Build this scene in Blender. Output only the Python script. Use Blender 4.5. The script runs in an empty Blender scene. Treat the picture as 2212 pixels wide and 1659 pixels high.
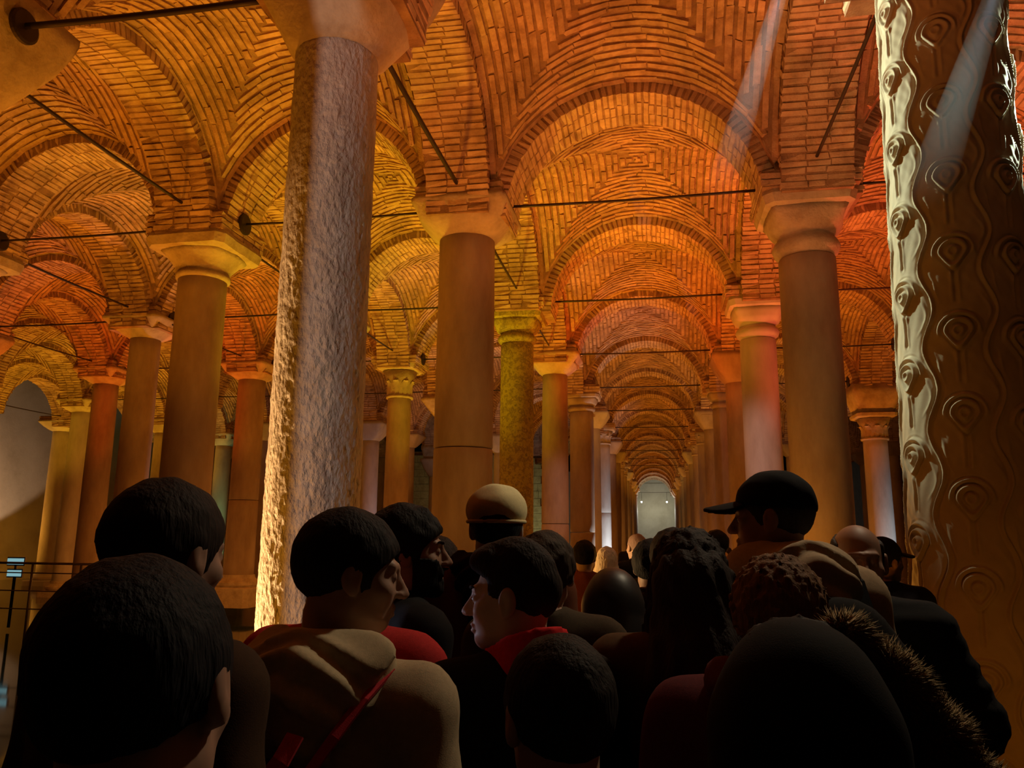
import bpy, math, random
import numpy as np
from mathutils import Matrix, Vector, Euler

C = bpy.context.scene.collection
sc = bpy.context.scene
rng = np.random.default_rng(7)
random.seed(7)
PI = math.pi
EYE = 1.68                                   # camera height over the walkway

# ------------------------------------------------------------------ camera
cd = bpy.data.cameras.new('camera')
cam = bpy.data.objects.new('camera', cd); C.objects.link(cam)
cd.sensor_width = 36.0
cd.lens = 36.0 * 1691.8 / 2212.0
cd.clip_start = 0.05; cd.clip_end = 300
_r, _u, _f = Vector((0.983748, 0.179338, 0.008791)), Vector((0.025505, -0.188037, 0.981831)), Vector((-0.177732, 0.96565, 0.189556))
m = Matrix.Identity(4)
for i in range(3):
    m[i][0], m[i][1], m[i][2] = _r[i], _u[i], -_f[i]
m.translation = (0, 0, EYE)
cam.matrix_world = m
sc.camera = cam

# ------------------------------------------------------------------ world, exposure
w = bpy.data.worlds.new('world'); sc.world = w; w.use_nodes = True
w.node_tree.nodes['Background'].inputs[0].default_value = (1.0, 0.62, 0.32, 1)
w.node_tree.nodes['Background'].inputs[1].default_value = 0.0
vs = sc.view_settings
vs.view_transform = 'Standard'; vs.look = 'None'; vs.exposure = 0.0; vs.gamma = 1.0
try: vs.use_curve_mapping = False
except Exception: pass
sc.cycles.max_bounces = 5; sc.cycles.diffuse_bounces = 3; sc.cycles.glossy_bounces = 2
sc.cycles.sample_clamp_indirect = 3.0
sc.cycles.use_denoising = True

# ------------------------------------------------------------------ the grid of columns
LANES = [-25.4, -20.9, -16.2, -11.45, -6.97, -2.68, 2.18, 6.63, 11.2]     # x of each row of columns
IL, IR = 5, 6                                                              # rows beside the central aisle
SY = 4.9
Y0 = 5.88
def RY(n): return Y0 + n * SY
ZS = 4.5 + EYE          # springing of the arches
AW = 0.45               # half width of an arch band
UW = 4.86               # lateral span the shared meshes are built for
FULL = 13               # aisle rows built before the end wall
NEND = 17

# ------------------------------------------------------------------ lamps
def lamp(kind, loc, color, energy, aim=None, size=60, blend=0.4, radius=0.12):
    d = bpy.data.lights.new('lamp_light', kind)
    d.color = color; d.energy = energy
    d.shadow_soft_size = radius
    if kind == 'SPOT':
        d.spot_size = math.radians(size); d.spot_blend = blend
    o = bpy.data.objects.new('lamp_light', d); C.objects.link(o)
    o.location = loc
    if aim is not None:
        o.rotation_euler = (Vector(aim) - Vector(loc)).to_track_quat('-Z', 'Y').to_euler()
    return o
AMB = (1.0, 0.37, 0.018); ORA = (1.0, 0.30, 0.016); RED = (1.0, 0.125, 0.006); YEL = (1.0, 0.68, 0.02); PNK = (1.0, 0.235, 0.06); CRIM = (1.0, 0.125, 0.055)
def bay(i, n): return ((LANES[i] + LANES[i+1]) / 2, RY(n) + SY / 2)
UP = {}
# (lane gap, row): colour, power.  The lamps stand low between the columns and shine up into the vaults
UP[(5,-1)] = (PNK, 60);  UP[(5,0)] = (PNK, 105); UP[(5,1)] = (AMB, 130); UP[(5,2)] = (RED, 210); UP[(5,3)] = (ORA, 80); UP[(5,4)] = (AMB, 95)
for k in range(5, 16): UP[(5,k)] = ((ORA, AMB, ORA)[k % 3], 80)
AMB2 = (1.0, 0.315, 0.012)
UP[(4,-1)] = (AMB2, 60); UP[(4,0)] = (AMB2, 122); UP[(4,1)] = (YEL, 190); UP[(4,2)] = (YEL, 165); UP[(4,3)] = (AMB, 110); UP[(4,4)] = (AMB, 70); UP[(4,6)] = (AMB, 70)
UP[(3,-1)] = (AMB2, 60); UP[(3,0)] = (AMB2, 125); UP[(3,1)] = (AMB2, 100); UP[(3,2)] = (ORA, 90); UP[(3,3)] = (AMB, 90); UP[(3,5)] = (AMB, 70)
UP[(2,0)] = (AMB, 80); UP[(2,1)] = (AMB, 80); UP[(2,2)] = (RED, 190); UP[(2,3)] = (AMB, 60); UP[(2,5)] = (AMB, 60)
UP[(1,2)] = (AMB, 60); YEL2 = (1.0, 0.47, 0.02); UP[(1,3)] = (YEL2, 110); UP[(1,4)] = (YEL2, 120); UP[(0,3)] = (YEL2, 120); UP[(0,4)] = (YEL2, 150); UP[(0,5)] = (YEL2, 120)
UP[(6,0)] = (PNK, 60); UP[(6,1)] = (CRIM, 260); UP[(6,2)] = (ORA, 110); UP[(6,3)] = (RED, 80); UP[(6,4)] = (AMB, 110); UP[(6,6)] = (AMB, 60)
UP[(7,1)] = (CRIM, 60); UP[(7,3)] = (AMB, 60); UP[(7,5)] = (AMB, 60)
for (i, n), (colr, e) in UP.items():
    x, y = bay(i, n)
    central = i == 5
    lamp('SPOT', (x, y, 2.5 if central else 0.6), colr, e * (3.3 if central else 5.2), (x, y, 9), 118 if central else 96, 0.7, 0.25)
for (i, n), e in {(4,1): 60, (4,2): 60, (3,1): 60, (3,2): 60, (3,3): 60, (2,2): 50, (2,3): 60, (6,1): 60, (6,2): 60, (6,3): 60, (4,0): 40, (5,2): 60, (5,4): 60, (5,6): 60, (5,8): 60, (5,10): 60, (5,12): 60, (4,4): 60, (6,5): 60, (1,3): 60}.items():
    x, y = bay(i, n); lamp('POINT', (x, y, 0.9), (1.0, 0.34, 0.05), e, radius=0.2)      # low amber fill added among the columns to even out the shafts
lamp('POINT', (0.7, 8.8, 1.2), (1.0, 0.40, 0.05), 110, radius=0.2)  # amber fill added in the aisle to brighten the columns beside it
lamp('SPOT', (1.9, 4.6, 5.7), (1.0, 0.82, 0.55), 310, (-0.25, 2.2, 1.4), 52, 0.8, 0.12)      # warm spill over the middle of the crowd
# whiter lamps
lamp('SPOT', (-4.5, -3.9, 3.0), (1.0, 0.78, 0.66), 1050, (-2.68, 5.88, 3.4), 44, 0.5, 0.003)      # pale light on the rough near column, cut by flags added before the lamp
lamp('SPOT', (-4.9, 3.1, 0.2), (1.0, 0.40, 0.03), 260, (-2.68, 5.88, 2.2), 70, 0.6, 0.1)
lamp('SPOT', (-6.3, 6.1, 0.3), (1.0, 0.60, 0.24), 1900, (-2.68, 5.88, 2.0), 58, 0.6, 0.05)
lamp('SPOT', (-1.0, 7.9, 6.2), (0.84, 1.0, 0.74), 1300, (2.18, 5.88, 4.5), 60, 0.5, 0.03)          # raking lamps on the carved column
lamp('SPOT', (4.75, 7.3, 6.0), (0.84, 1.0, 0.74), 3200, (2.24, 5.9, 4.8), 30, 0.6, 0.03)
lamp('SPOT', (1.7, 3.6, 0.3), (1.0, 0.31, 0.015), 14, (2.18, 5.88, 2.2), 110, 0.6, 0.2)
lamp('SPOT', (-0.95, 26.5, 0.25), (0.72, 0.86, 1.0), 420, (-2.2, 25.5, 3.0), 80, 0.6, 0.05)
lamp('SPOT', (-0.9, 34.0, 0.25), (0.72, 0.86, 1.0), 380, (-2.4, 35.3, 2.4), 70, 0.6, 0.1)
lamp('SPOT', (7.6, 23.8, 0.25), (0.70, 0.86, 1.0), 170, (6.7, 25.5, 1.6), 80, 0.6, 0.1)
lamp('SPOT', (-10.6, 18.6, 0.3), (0.75, 0.75, 1.0), 150, (-11.4, 15.7, 3.0), 70, 0.6, 0.1)
lamp('SPOT', (-9.4, 29.0, 0.3), (0.85, 0.8, 1.0), 90, (-11.2, 30.4, 3.0), 70, 0.6, 0.1)
lamp('SPOT', (0.6, 12.0, 2.4), (1.0, 0.66, 0.62), 150, (2.1, 15.7, 3.4), 30, 0.8, 0.2)
lamp('SPOT', (-0.6, 16.5, 2.3), (1.0, 0.62, 0.55), 130, (-2.6, 20.6, 2.6), 34, 0.8, 0.2)

# ------------------------------------------------------------------ materials
def newmat(name):
    mt = bpy.data.materials.new(name); mt.use_nodes = True
    nt = mt.node_tree
    return mt, nt, nt.nodes['Principled BSDF'], nt.nodes.new, nt.links.new
def stone(name, cols, scale=3.0, rough=0.8, bump=0.3, bscale=40.0, dist=0.01, spec=0.3, island=0.0, stretch=(1,1,1), patch=0.0):
    """mottled stone or brick: noise over a colour ramp, fine bump; island > 0 varies the tone brick by brick"""
    mt, nt, b, N, L = newmat(name)
    tc = N('ShaderNodeTexCoord'); mp = N('ShaderNodeMapping'); mp.inputs['Scale'].default_value = stretch
    if patch: L(N('ShaderNodeNewGeometry').outputs['Position'], mp.inputs[0])      # masonry keeps its grain running on from brick to brick
    else: L(tc.outputs['Object'], mp.inputs[0])
    no = N('ShaderNodeTexNoise'); no.inputs['Scale'].default_value = scale; no.inputs['Detail'].default_value = 6; no.inputs['Roughness'].default_value = 0.62
    L(mp.outputs[0], no.inputs['Vector'])
    rp = N('ShaderNodeValToRGB'); L(no.outputs['Fac'], rp.inputs[0])
    e = rp.color_ramp.elements
    e[0].position, e[0].color = 0.3, (*cols[0], 1); e[1].position, e[1].color = 0.72, (*cols[-1], 1)
    for k, c in enumerate(cols[1:-1]):
        q = e.new(0.3 + 0.42 * (k + 1) / (len(cols) - 1)); q.color = (*c, 1)
    out = rp.outputs[0]
    if island:
        g = N('ShaderNodeNewGeometry'); oi = N('ShaderNodeObjectInfo')
        ad = N('ShaderNodeMath'); ad.operation = 'ADD'; L(g.outputs['Random Per Island'], ad.inputs[0]); L(oi.outputs['Random'], ad.inputs[1])
        fr = N('ShaderNodeMath'); fr.operation = 'FRACT'; L(ad.outputs[0], fr.inputs[0])
        mr = N('ShaderNodeMapRange'); L(fr.outputs[0], mr.inputs[0]); mr.inputs[3].default_value = 1 - island; mr.inputs[4].default_value = 1 + island
        mx = N('ShaderNodeMix'); mx.data_type = 'RGBA'; mx.blend_type = 'MULTIPLY'; mx.inputs[0].default_value = 1
        L(out, mx.inputs[6]); L(mr.outputs[0], mx.inputs[7]); out = mx.outputs[2]
    if patch:
        n3 = N('ShaderNodeTexNoise'); n3.inputs['Scale'].default_value = 1.1; n3.inputs['Detail'].default_value = 5; n3.inputs['Roughness'].default_value = 0.65; L(mp.outputs[0], n3.inputs['Vector'])
        r3 = N('ShaderNodeMapRange'); L(n3.outputs['Fac'], r3.inputs[0]); r3.inputs[1].default_value = 0.3; r3.inputs[2].default_value = 0.7; r3.inputs[3].default_value = 1 - patch; r3.inputs[4].default_value = 1 + patch * 0.6
        m3 = N('ShaderNodeMix'); m3.data_type = 'RGBA'; m3.blend_type = 'MULTIPLY'; m3.inputs[0].default_value = 1; L(out, m3.inputs[6]); L(r3.outputs[0], m3.inputs[7]); out = m3.outputs[2]
    L(out, b.inputs['Base Color'])
    b.inputs['Roughness'].default_value = rough; b.inputs['Specular IOR Level'].default_value = spec
    if bump:
        n2 = N('ShaderNodeTexNoise'); n2.inputs['Scale'].default_value = bscale; n2.inputs['Detail'].default_value = 4
        L(mp.outputs[0], n2.inputs['Vector'])
        bp = N('ShaderNodeBump'); bp.inputs['Strength'].default_value = bump; bp.inputs['Distance'].default_value = dist
        L(n2.outputs['Fac'], bp.inputs['Height']); L(bp.outputs[0], b.inputs['Normal'])
    return mt
def plain(name, col, rough=0.6, metal=0.0, bump=0.0, bscale=200, spec=0.4, emit=None, es=1.0, var=0.12):
    mt, nt, b, N, L = newmat(name)
    tc = N('ShaderNodeTexCoord'); no = N('ShaderNodeTexNoise'); no.inputs['Scale'].default_value = bscale * 0.25; no.inputs['Detail'].default_value = 4
    L(tc.outputs['Object'], no.inputs['Vector'])
    mr = N('ShaderNodeMapRange'); L(no.outputs['Fac'], mr.inputs[0]); mr.inputs[3].default_value = 1 - var; mr.inputs[4].default_value = 1 + var
    mx = N('ShaderNodeMix'); mx.data_type = 'RGBA'; mx.blend_type = 'MULTIPLY'; mx.inputs[0].default_value = 1
    mx.inputs[6].default_value = (*col, 1); L(mr.outputs[0], mx.inputs[7]); L(mx.outputs[2], b.inputs['Base Color'])
    b.inputs['Roughness'].default_value = rough; b.inputs['Metallic'].default_value = metal; b.inputs['Specular IOR Level'].default_value = spec
    if bump:
        n2 = N('ShaderNodeTexNoise'); n2.inputs['Scale'].default_value = bscale; L(tc.outputs['Object'], n2.inputs['Vector'])
        bp = N('ShaderNodeBump'); bp.inputs['Strength'].default_value = bump; bp.inputs['Distance'].default_value = 0.004
        L(n2.outputs['Fac'], bp.inputs['Height']); L(bp.outputs[0], b.inputs['Normal'])
    if emit:
        b.inputs['Emission Color'].default_value = (*emit, 1); b.inputs['Emission Strength'].default_value = es
    return mt
M = {}
M['brick'] = stone('brick', [(0.40, 0.24, 0.14), (0.56, 0.36, 0.22), (0.66, 0.46, 0.30)], 7, 0.9, 0.8, 45, 0.016, 0.15, 0.12, patch=0.4)
M['soffit_brick'] = stone('soffit_brick', [(0.44, 0.28, 0.17), (0.60, 0.41, 0.26), (0.70, 0.52, 0.35)], 4, 0.9, 0.6, 40, 0.012, 0.15, 0.09, patch=0.32)
M['mortar'] = stone('mortar', [(0.22, 0.13, 0.08), (0.36, 0.22, 0.13), (0.46, 0.30, 0.19)], 4, 0.95, 0.8, 50, 0.016, 0.1, patch=0.3)
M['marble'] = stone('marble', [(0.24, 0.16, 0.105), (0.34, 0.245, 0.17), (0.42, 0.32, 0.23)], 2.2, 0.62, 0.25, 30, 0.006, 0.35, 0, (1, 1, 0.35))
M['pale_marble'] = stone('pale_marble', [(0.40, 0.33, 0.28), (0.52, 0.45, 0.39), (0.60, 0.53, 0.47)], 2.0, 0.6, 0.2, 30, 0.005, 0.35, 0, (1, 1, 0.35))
M['mossy'] = stone('mossy', [(0.16, 0.13, 0.03), (0.42, 0.34, 0.06), (0.20, 0.15, 0.05), (0.55, 0.44, 0.10)], 9, 0.75, 0.5, 50, 0.01, 0.3)
M['rough_marble'] = stone('rough_marble', [(0.40, 0.31, 0.25), (0.50, 0.41, 0.35), (0.58, 0.50, 0.44)], 6, 0.6, 1.0, 26, 0.035, 0.4, 0, (1, 1, 0.55))
M['carved'] = stone('carved', [(0.42, 0.34, 0.225), (0.50, 0.41, 0.28), (0.56, 0.47, 0.33)], 3, 0.72, 0.12, 45, 0.004, 0.2)
M['limestone'] = stone('limestone', [(0.34, 0.25, 0.16), (0.48, 0.38, 0.26), (0.58, 0.47, 0.33)], 3.5, 0.85, 0.55, 22, 0.02, 0.25)
M['iron'] = plain('iron', (0.05, 0.035, 0.028), 0.5, 0.6, 0.2, 90)
M['plaster'] = stone('plaster', [(0.42, 0.36, 0.28), (0.52, 0.46, 0.37), (0.58, 0.52, 0.43)], 0.7, 0.9, 0.2, 14, 0.02, 0.2)
M['deck'] = stone('deck', [(0.03, 0.024, 0.02), (0.05, 0.04, 0.034), (0.07, 0.055, 0.045)], 3, 0.6, 0.2, 30, 0.004)
M['dark_stone'] = stone('dark_stone', [(0.05, 0.04, 0.03), (0.08, 0.065, 0.05), (0.11, 0.09, 0.07)], 1.5, 0.7, 0.3, 20, 0.01)
mt, nt, b, N, L = newmat('water'); b.inputs['Base Color'].default_value = (0.01, 0.02, 0.02, 1); b.inputs['Roughness'].default_value = 0.06
no = N('ShaderNodeTexNoise'); no.inputs['Scale'].default_value = 3; bp = N('ShaderNodeBump'); bp.inputs['Strength'].default_value = 0.15; bp.inputs['Distance'].default_value = 0.03
L(no.outputs['Fac'], bp.inputs['Height']); L(bp.outputs[0], b.inputs['Normal']); M['water'] = mt

# ------------------------------------------------------------------ mesh helpers
def mesh(name, V, F, mat, smooth=True):
    """V (n,3); F either an (m,4)/(m,3) integer array or a list of faces"""
    me = bpy.data.meshes.new(name)
    if isinstance(F, np.ndarray):
        k = F.shape[1]
        me.vertices.add(len(V)); me.vertices.foreach_set('co', np.asarray(V, np.float32).ravel())
        me.loops.add(F.size); me.loops.foreach_set('vertex_index', F.astype(np.int32).ravel())
        me.polygons.add(len(F)); me.polygons.foreach_set('loop_start', np.arange(0, F.size, k, dtype=np.int32))
        try: me.polygons.foreach_set('loop_total', np.full(len(F), k, np.int32))
        except Exception: pass
        me.update(calc_edges=True)
    else:
        me.from_pydata([tuple(v) for v in V], [], F); me.update()
    me.polygons.foreach_set('use_smooth', np.full(len(me.polygons), smooth))
    me.validate()
    if mat: me.materials.append(mat)
    return me
def obj(name, me, parent=None, loc=(0,0,0), rot=(0,0,0), scale=(1,1,1), **props):
    o = bpy.data.objects.new(name, me); C.objects.link(o)
    o.location = loc; o.rotation_euler = rot; o.scale = scale
    if parent: o.parent = parent
    for k, v in props.items(): o[k] = v
    return o
def empty(name, loc=(0,0,0), rz=0, **props):
    o = bpy.data.objects.new(name, None); C.objects.link(o); o.location = loc; o.rotation_euler = (0,0,rz)
    o.empty_display_size = 0.2
    for k, v in props.items(): o[k] = v
    return o
def gridfaces(nu, nv, wrap=False):
    """quads of an nu x nv vertex grid (u slow); wrap closes u"""
    a = np.arange(nu if wrap else nu - 1); bq = np.arange(nv - 1)
    A, B = np.meshgrid(a, bq, indexing='ij'); A2 = (A + 1) % nu
    return np.stack([A * nv + B, A2 * nv + B, A2 * nv + B + 1, A * nv + B + 1], -1).reshape(-1, 4)
BV = np.array([[x, y, z] for x in (-.5, .5) for y in (-.5, .5) for z in (-.5, .5)])
BF = np.array([[0,1,3,2],[4,6,7,5],[0,4,5,1],[2,3,7,6],[0,2,6,4],[1,5,7,3]])
def boxes(T, jit=0.06):
    """joined boxes from an (n,4,4) stack of matrices"""
    n = len(T)
    v = BV[None] + rng.uniform(-jit, jit, (n, 8, 3))
    P = np.einsum('nij,nkj->nki', T[:, :3, :3], v) + T[:, None, :3, 3]
    F = BF[None] + (np.arange(n) * 8)[:, None, None]
    return P.reshape(-1, 3), F.reshape(-1, 4)
def tube(pts, r, n=10, cap=True):
    pts = [Vector(p) for p in pts]; V = []; rr = r if hasattr(r, '__len__') else [r] * len(pts)
    for i, p in enumerate(pts):
        t = (pts[min(i+1, len(pts)-1)] - pts[max(i-1, 0)]).normalized()
        a = t.orthogonal().normalized() if i == 0 else (a - t * a.dot(t)).normalized()
        bb = t.cross(a)
        V += [p + (a * math.cos(2*PI*k/n) + bb * math.sin(2*PI*k/n)) * rr[i] for k in range(n)]
    F = [(i*n+k, i*n+(k+1) % n, (i+1)*n+(k+1) % n, (i+1)*n+k) for i in range(len(pts)-1) for k in range(n)]
    if cap: F += [tuple(range(n-1, -1, -1)), tuple(range((len(pts)-1)*n, len(pts)*n))]
    return V, F
def box(name, lo, hi, mat, parent=None, bevel=0.0, **props):
    lo, hi = np.array(lo, float), np.array(hi, float)
    me = mesh(name, (BV + .5) * (hi - lo) + lo, BF.copy(), mat, False)
    o = obj(name, me, parent, **props)
    if bevel:
        md = o.modifiers.new('bevel', 'BEVEL'); md.width = bevel; md.segments = 2
    return o

# ------------------------------------------------------------------ vaults and arches of pitched brick
RISE = 1.9; DOME = 0.28
AXW, AYW = UW / 2 - AW, SY / 2 - AW
def vault_p(t, v, webx):
    """point of the web: t angle across the web, v in [0,1] out towards its arch"""
    u = np.sin(t)
    z = ZS + RISE * np.cos(t) + DOME * (1 - v * v) * (1 - u * u)
    return u, v, z
def vault_base(seed):
    r = np.random.default_rng(seed)
    n = 45
    s = np.linspace(-PI/2, PI/2, n); S, T = np.meshgrid(s, s, indexing='ij')
    U, Vv = np.sin(S), np.sin(T)
    q = np.maximum(np.cos(S), np.cos(T))
    Z = ZS + RISE * q + DOME * (1 - U*U) * (1 - Vv*Vv)
    P = np.stack([U * AXW, Vv * AYW, Z], -1).reshape(-1, 3)
    P += r.normal(0, 0.004, P.shape)
    F = gridfaces(n, n)[:, ::-1]
    return P, F
def frames(P, tan, out, dims):
    """brick matrices: x along the course, y across it, z out of the surface"""
    t = tan / np.linalg.norm(tan, axis=1, keepdims=True)
    nn = np.cross(t, out); nn /= np.linalg.norm(nn, axis=1, keepdims=True)
    yy = np.cross(nn, t)
    T = np.zeros((len(P), 4, 4)); T[:, 3, 3] = 1
    T[:, :3, 0] = t * dims[:, :1]; T[:, :3, 1] = yy * dims[:, 1:2]; T[:, :3, 2] = nn * dims[:, 2:3]
    T[:, :3, 3] = P
    return T
def vault_bricks(seed):
    r = np.random.default_rng(seed)
    out = []
    pitch = 0.118
    for webx in (0, 1):
        A, Bw = (AXW, AYW) if not webx else (AYW, AXW)
        for sg in (-1, 1):
            nr = int(Bw / pitch)
            for k in range(nr):
                v0 = (k + 0.6) * Bw / nr / Bw
                tm = math.asin(min(v0, 0.999))
                t = -tm + r.uniform(0, 0.08)
                rad = (A + RISE) / 2
                while t < tm - 0.02:
                    ln = r.choice([0.26, 0.34, 0.42, 0.52]) * r.uniform(0.9, 1.1)
                    dt = ln / rad
                    if t + dt > tm + 0.03: dt = tm - t; ln = dt * rad
                    tc = t + dt / 2; t += dt + 0.006 / rad
                    if ln < 0.05: continue
                    v = v0 + r.normal(0, 0.0028)
                    u = math.sin(tc); z = ZS + RISE * math.cos(tc) + DOME * (1 - v*v) * (1 - u*u)
                    du = math.cos(tc); dz = -RISE * math.sin(tc) + DOME * (1 - v*v) * (-2*u*du)
                    dzv = -2 * v * DOME * (1 - u*u)
                    if not webx: p = (u*A, sg*v*Bw, z); tn = (A*du, 0, dz); ac = (0, sg*Bw, sg*0 + dzv)
                    else: p = (sg*v*Bw, u*A, z); tn = (0, A*du, dz); ac = (sg*Bw, 0, dzv)
                    out.append((p, tn, ac, (ln, 0.082 * r.uniform(0.84, 1.12), 0.07 * r.uniform(0.85, 1.15))))
    P = np.array([o[0] for o in out]); tn = np.array([o[1] for o in out]); ac = np.array([o[2] for o in out]); dm = np.array([o[3] for o in out])
    return frames(P, tn, ac, dm)
AR = UW / 2 - 0.66; AH = 1.73
def arch_base(seed):
    n = 37
    t = np.linspace(-PI/2, PI/2, n)
    x = np.concatenate([[-AR], AR * np.sin(t), [AR]]); z = np.concatenate([[ZS - 0.02], ZS + AH * np.cos(t), [ZS - 0.02]])
    top = np.full(len(x), ZS + AH + 0.42)
    n = len(x); V = []; F = []
    for y in (-AW, AW):
        V += [(x[i], y, z[i]) for i in range(n)] + [(x[i], y, top[i]) for i in range(n)]
        V += [(-UW/2, y, ZS - 0.02), (-UW/2, y, top[0]), (UW/2, y, ZS - 0.02), (UW/2, y, top[0])]
    K = 2 * n + 4
    for s, o in ((0, 0), (1, K)):
        fs = [(o+i, o+i+1, o+n+i+1, o+n+i) for i in range(n-1)] + [(o+2*n, o, o+n, o+2*n+1), (o+n-1, o+2*n+2, o+2*n+3, o+2*n-1)]
        F += [f[::-1] if s else f for f in fs]
    F += [(i+1, i, K+i, K+i+1) for i in range(n-1)]                      # the soffit
    F += [(0, 2*n, K+2*n, K+0), (2*n+2, n-1, K+n-1, K+2*n+2)]
    return np.array(V), F
def arch_bricks(seed):
    r = np.random.default_rng(seed + 50)
    out = []; nb = 58
    for k in range(nb):
        t0 = -PI/2 + PI * (k + 0.5) / nb
        xs = [-AW - 0.012, -0.15 + r.uniform(-0.06, 0.06), 0.14 + r.uniform(-0.012, 0.012), AW + 0.012]
        for j in range(3):
            a, bq = xs[j], xs[j+1]
            t = t0 + r.normal(0, 0.003)
            p = (AR * math.sin(t), (a + bq) / 2, ZS + AH * math.cos(t))
            tn = (0, 1, 0); ac = (AR * math.cos(t), 0, -AH * math.sin(t))
            out.append((p, tn, ac, (bq - a - (0.014 if j != 1 else 0.03), 0.066 * r.uniform(0.88, 1.1), (0.06 if j == 1 else 0.3) * 1.0)))
    P = np.array([o[0] for o in out]); tn = np.array([o[1] for o in out]); ac = np.array([o[2] for o in out]); dm = np.array([o[3] for o in out])
    T = frames(P, tn, ac, dm)
    # ring bricks are deep voussoirs: push them up into the arch so that only their feet stay proud
    cen = np.array([0, 0, ZS]); rad = P - cen; rad[:, 1] = 0; rad /= np.linalg.norm(rad, axis=1, keepdims=True)
    T[:, :3, 3] += rad * ((dm[:, 2] / 2 - 0.009 - r.uniform(0, 0.006, len(P))))[:, None]
    return T
def courses(seed):
    """brick courses on the square pier where the arches come down"""
    return None
VB = [vault_base(s) for s in (1, 2)]; VT = [vault_bricks(s) for s in (1, 2)]
ABm = arch_base(0); AT = [arch_bricks(s) for s in (1, 2)]
for T in VT:
    T[:, :3, 3] += -0.003 * T[:, :3, 2] / np.linalg.norm(T[:, :3, 2], axis=1, keepdims=True) * -1 * np.sign(T[:, 2:3, 2])
ME_V = [mesh('vault', p, f, M['mortar']) for p, f in VB]
ME_A = mesh('arch', ABm[0], ABm[1], M['mortar'], False)
ME_VB = [mesh('brickwork', *boxes(T), M['brick'], False) for T in VT]
ME_AB = [mesh('brickwork', *boxes(T), M['soffit_brick'], False) for T in AT]
ME_B = [mesh('brick', BV + rng.uniform(-.05, .05, (8, 3)), BF.copy(), M['brick'], False) for _ in range(6)]
ME_SB = [mesh('brick', BV + rng.uniform(-.05, .05, (8, 3)), BF.copy(), M['soffit_brick'], False) for _ in range(6)]
ceiling = empty('ceiling', label='brick vaulted ceiling of arches and groin vaults over the columns', category='ceiling', kind='structure')
def visible(P):
    d = P - np.array([0, 0, EYE]); z = d @ np.array(_f)
    x = d @ np.array(_r) / z * 1691.8; y = d @ np.array(_u) / z * 1691.8
    return (z > 0.3) & (abs(x) < 1150) & (abs(y) < 860), z
def masonry(part, T, own, brick_meshes, mat, shared, singles):
    """bricks of one vault or arch: `singles` of them as objects of their own, the rest joined"""
    if not singles:
        obj('brickwork', shared, part, kind='stuff'); return
    Mw = np.array(own)
    P = T[:, :3, 3] @ Mw[:3, :3].T + Mw[:3, 3]
    vis, z = visible(P)
    order = np.argsort(np.where(vis, z, 999)); pick = [i for i in order[:singles] if vis[i]]
    ps = set(int(i) for i in pick)
    for k, i in enumerate(pick):
        o = bpy.data.objects.new('brick', brick_meshes[k % 6]); C.objects.link(o); o.parent = part
        q = T[i]; sc_ = np.linalg.norm(q[:3, :3], axis=0)
        R = Matrix((q[:3, :3] / sc_).tolist())
        o.location = q[:3, 3]; o.rotation_euler = R.to_euler(); o.scale = sc_
    rest = np.array([i not in ps for i in range(len(T))])
    if rest.any(): obj('brickwork', mesh('brickwork', *boxes(T[rest]), mat, False), part, kind='stuff')
def add_vault(i, n, singles=0):
    W = LANES[i+1] - LANES[i]; x, y = bay(i, n); k = (i + n) % 2
    flip = -1 if (i * 3 + n) % 4 > 1 else 1
    sx = W / UW * 1.0
    Mw = Matrix.Translation((x, y, 0)) @ Matrix.Rotation(0 if flip > 0 else PI, 4, 'Z') @ Matrix.Diagonal((sx, 1, 1, 1))
    o = obj('vault', ME_V[k], ceiling); o.matrix_local = Mw
    masonry(o, VT[k], Mw, ME_B, M['brick'], ME_VB[k], singles)
def add_arch(x, y, W, along, k, singles=0):
    Mw = Matrix.Translation((x, y, 0)) @ Matrix.Rotation(PI/2 if along else 0, 4, 'Z') @ Matrix.Diagonal((W / UW, 1, 1, 1))
    o = obj('arch', ME_A, ceiling); o.matrix_local = Mw
    masonry(o, AT[k % 2], Mw, ME_SB, M['soffit_brick'], ME_AB[k % 2], singles)
BAYS = {5: range(-1, NEND), 4: range(-1, 10), 3: range(-1, 9), 2: range(0, 8), 1: range(1, 8), 0: range(2, 8), 6: range(-1, 10), 7: range(1, 10)}
SING_V = {(5, 0): 300, (4, 0): 300, (4, 1): 120, (6, 0): 120, (3, 0): 100, (5, 1): 200}
SING_A = {('x', 5, 1): 174, ('y', 5, 0): 120, ('y', 6, 0): 120, ('x', 4, 1): 120, ('y', 4, 0): 120, ('x', 5, 2): 100}
done = set()
for i, rows in BAYS.items():
    for n in rows:
        add_vault(i, n, SING_V.get((i, n), 0))
        for key in (('x', i, n), ('x', i, n + 1), ('y', i, n), ('y', i + 1, n)):
            if key in done: continue
            done.add(key)
            ax, a, nn = key
            if ax == 'x': add_arch((LANES[a] + LANES[a+1]) / 2, RY(nn), LANES[a+1] - LANES[a], False, a + nn, SING_A.get(key, 0))
            else: add_arch(LANES[a], RY(nn) + SY/2, SY, True, a + nn, SING_A.get(key, 0))

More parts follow.
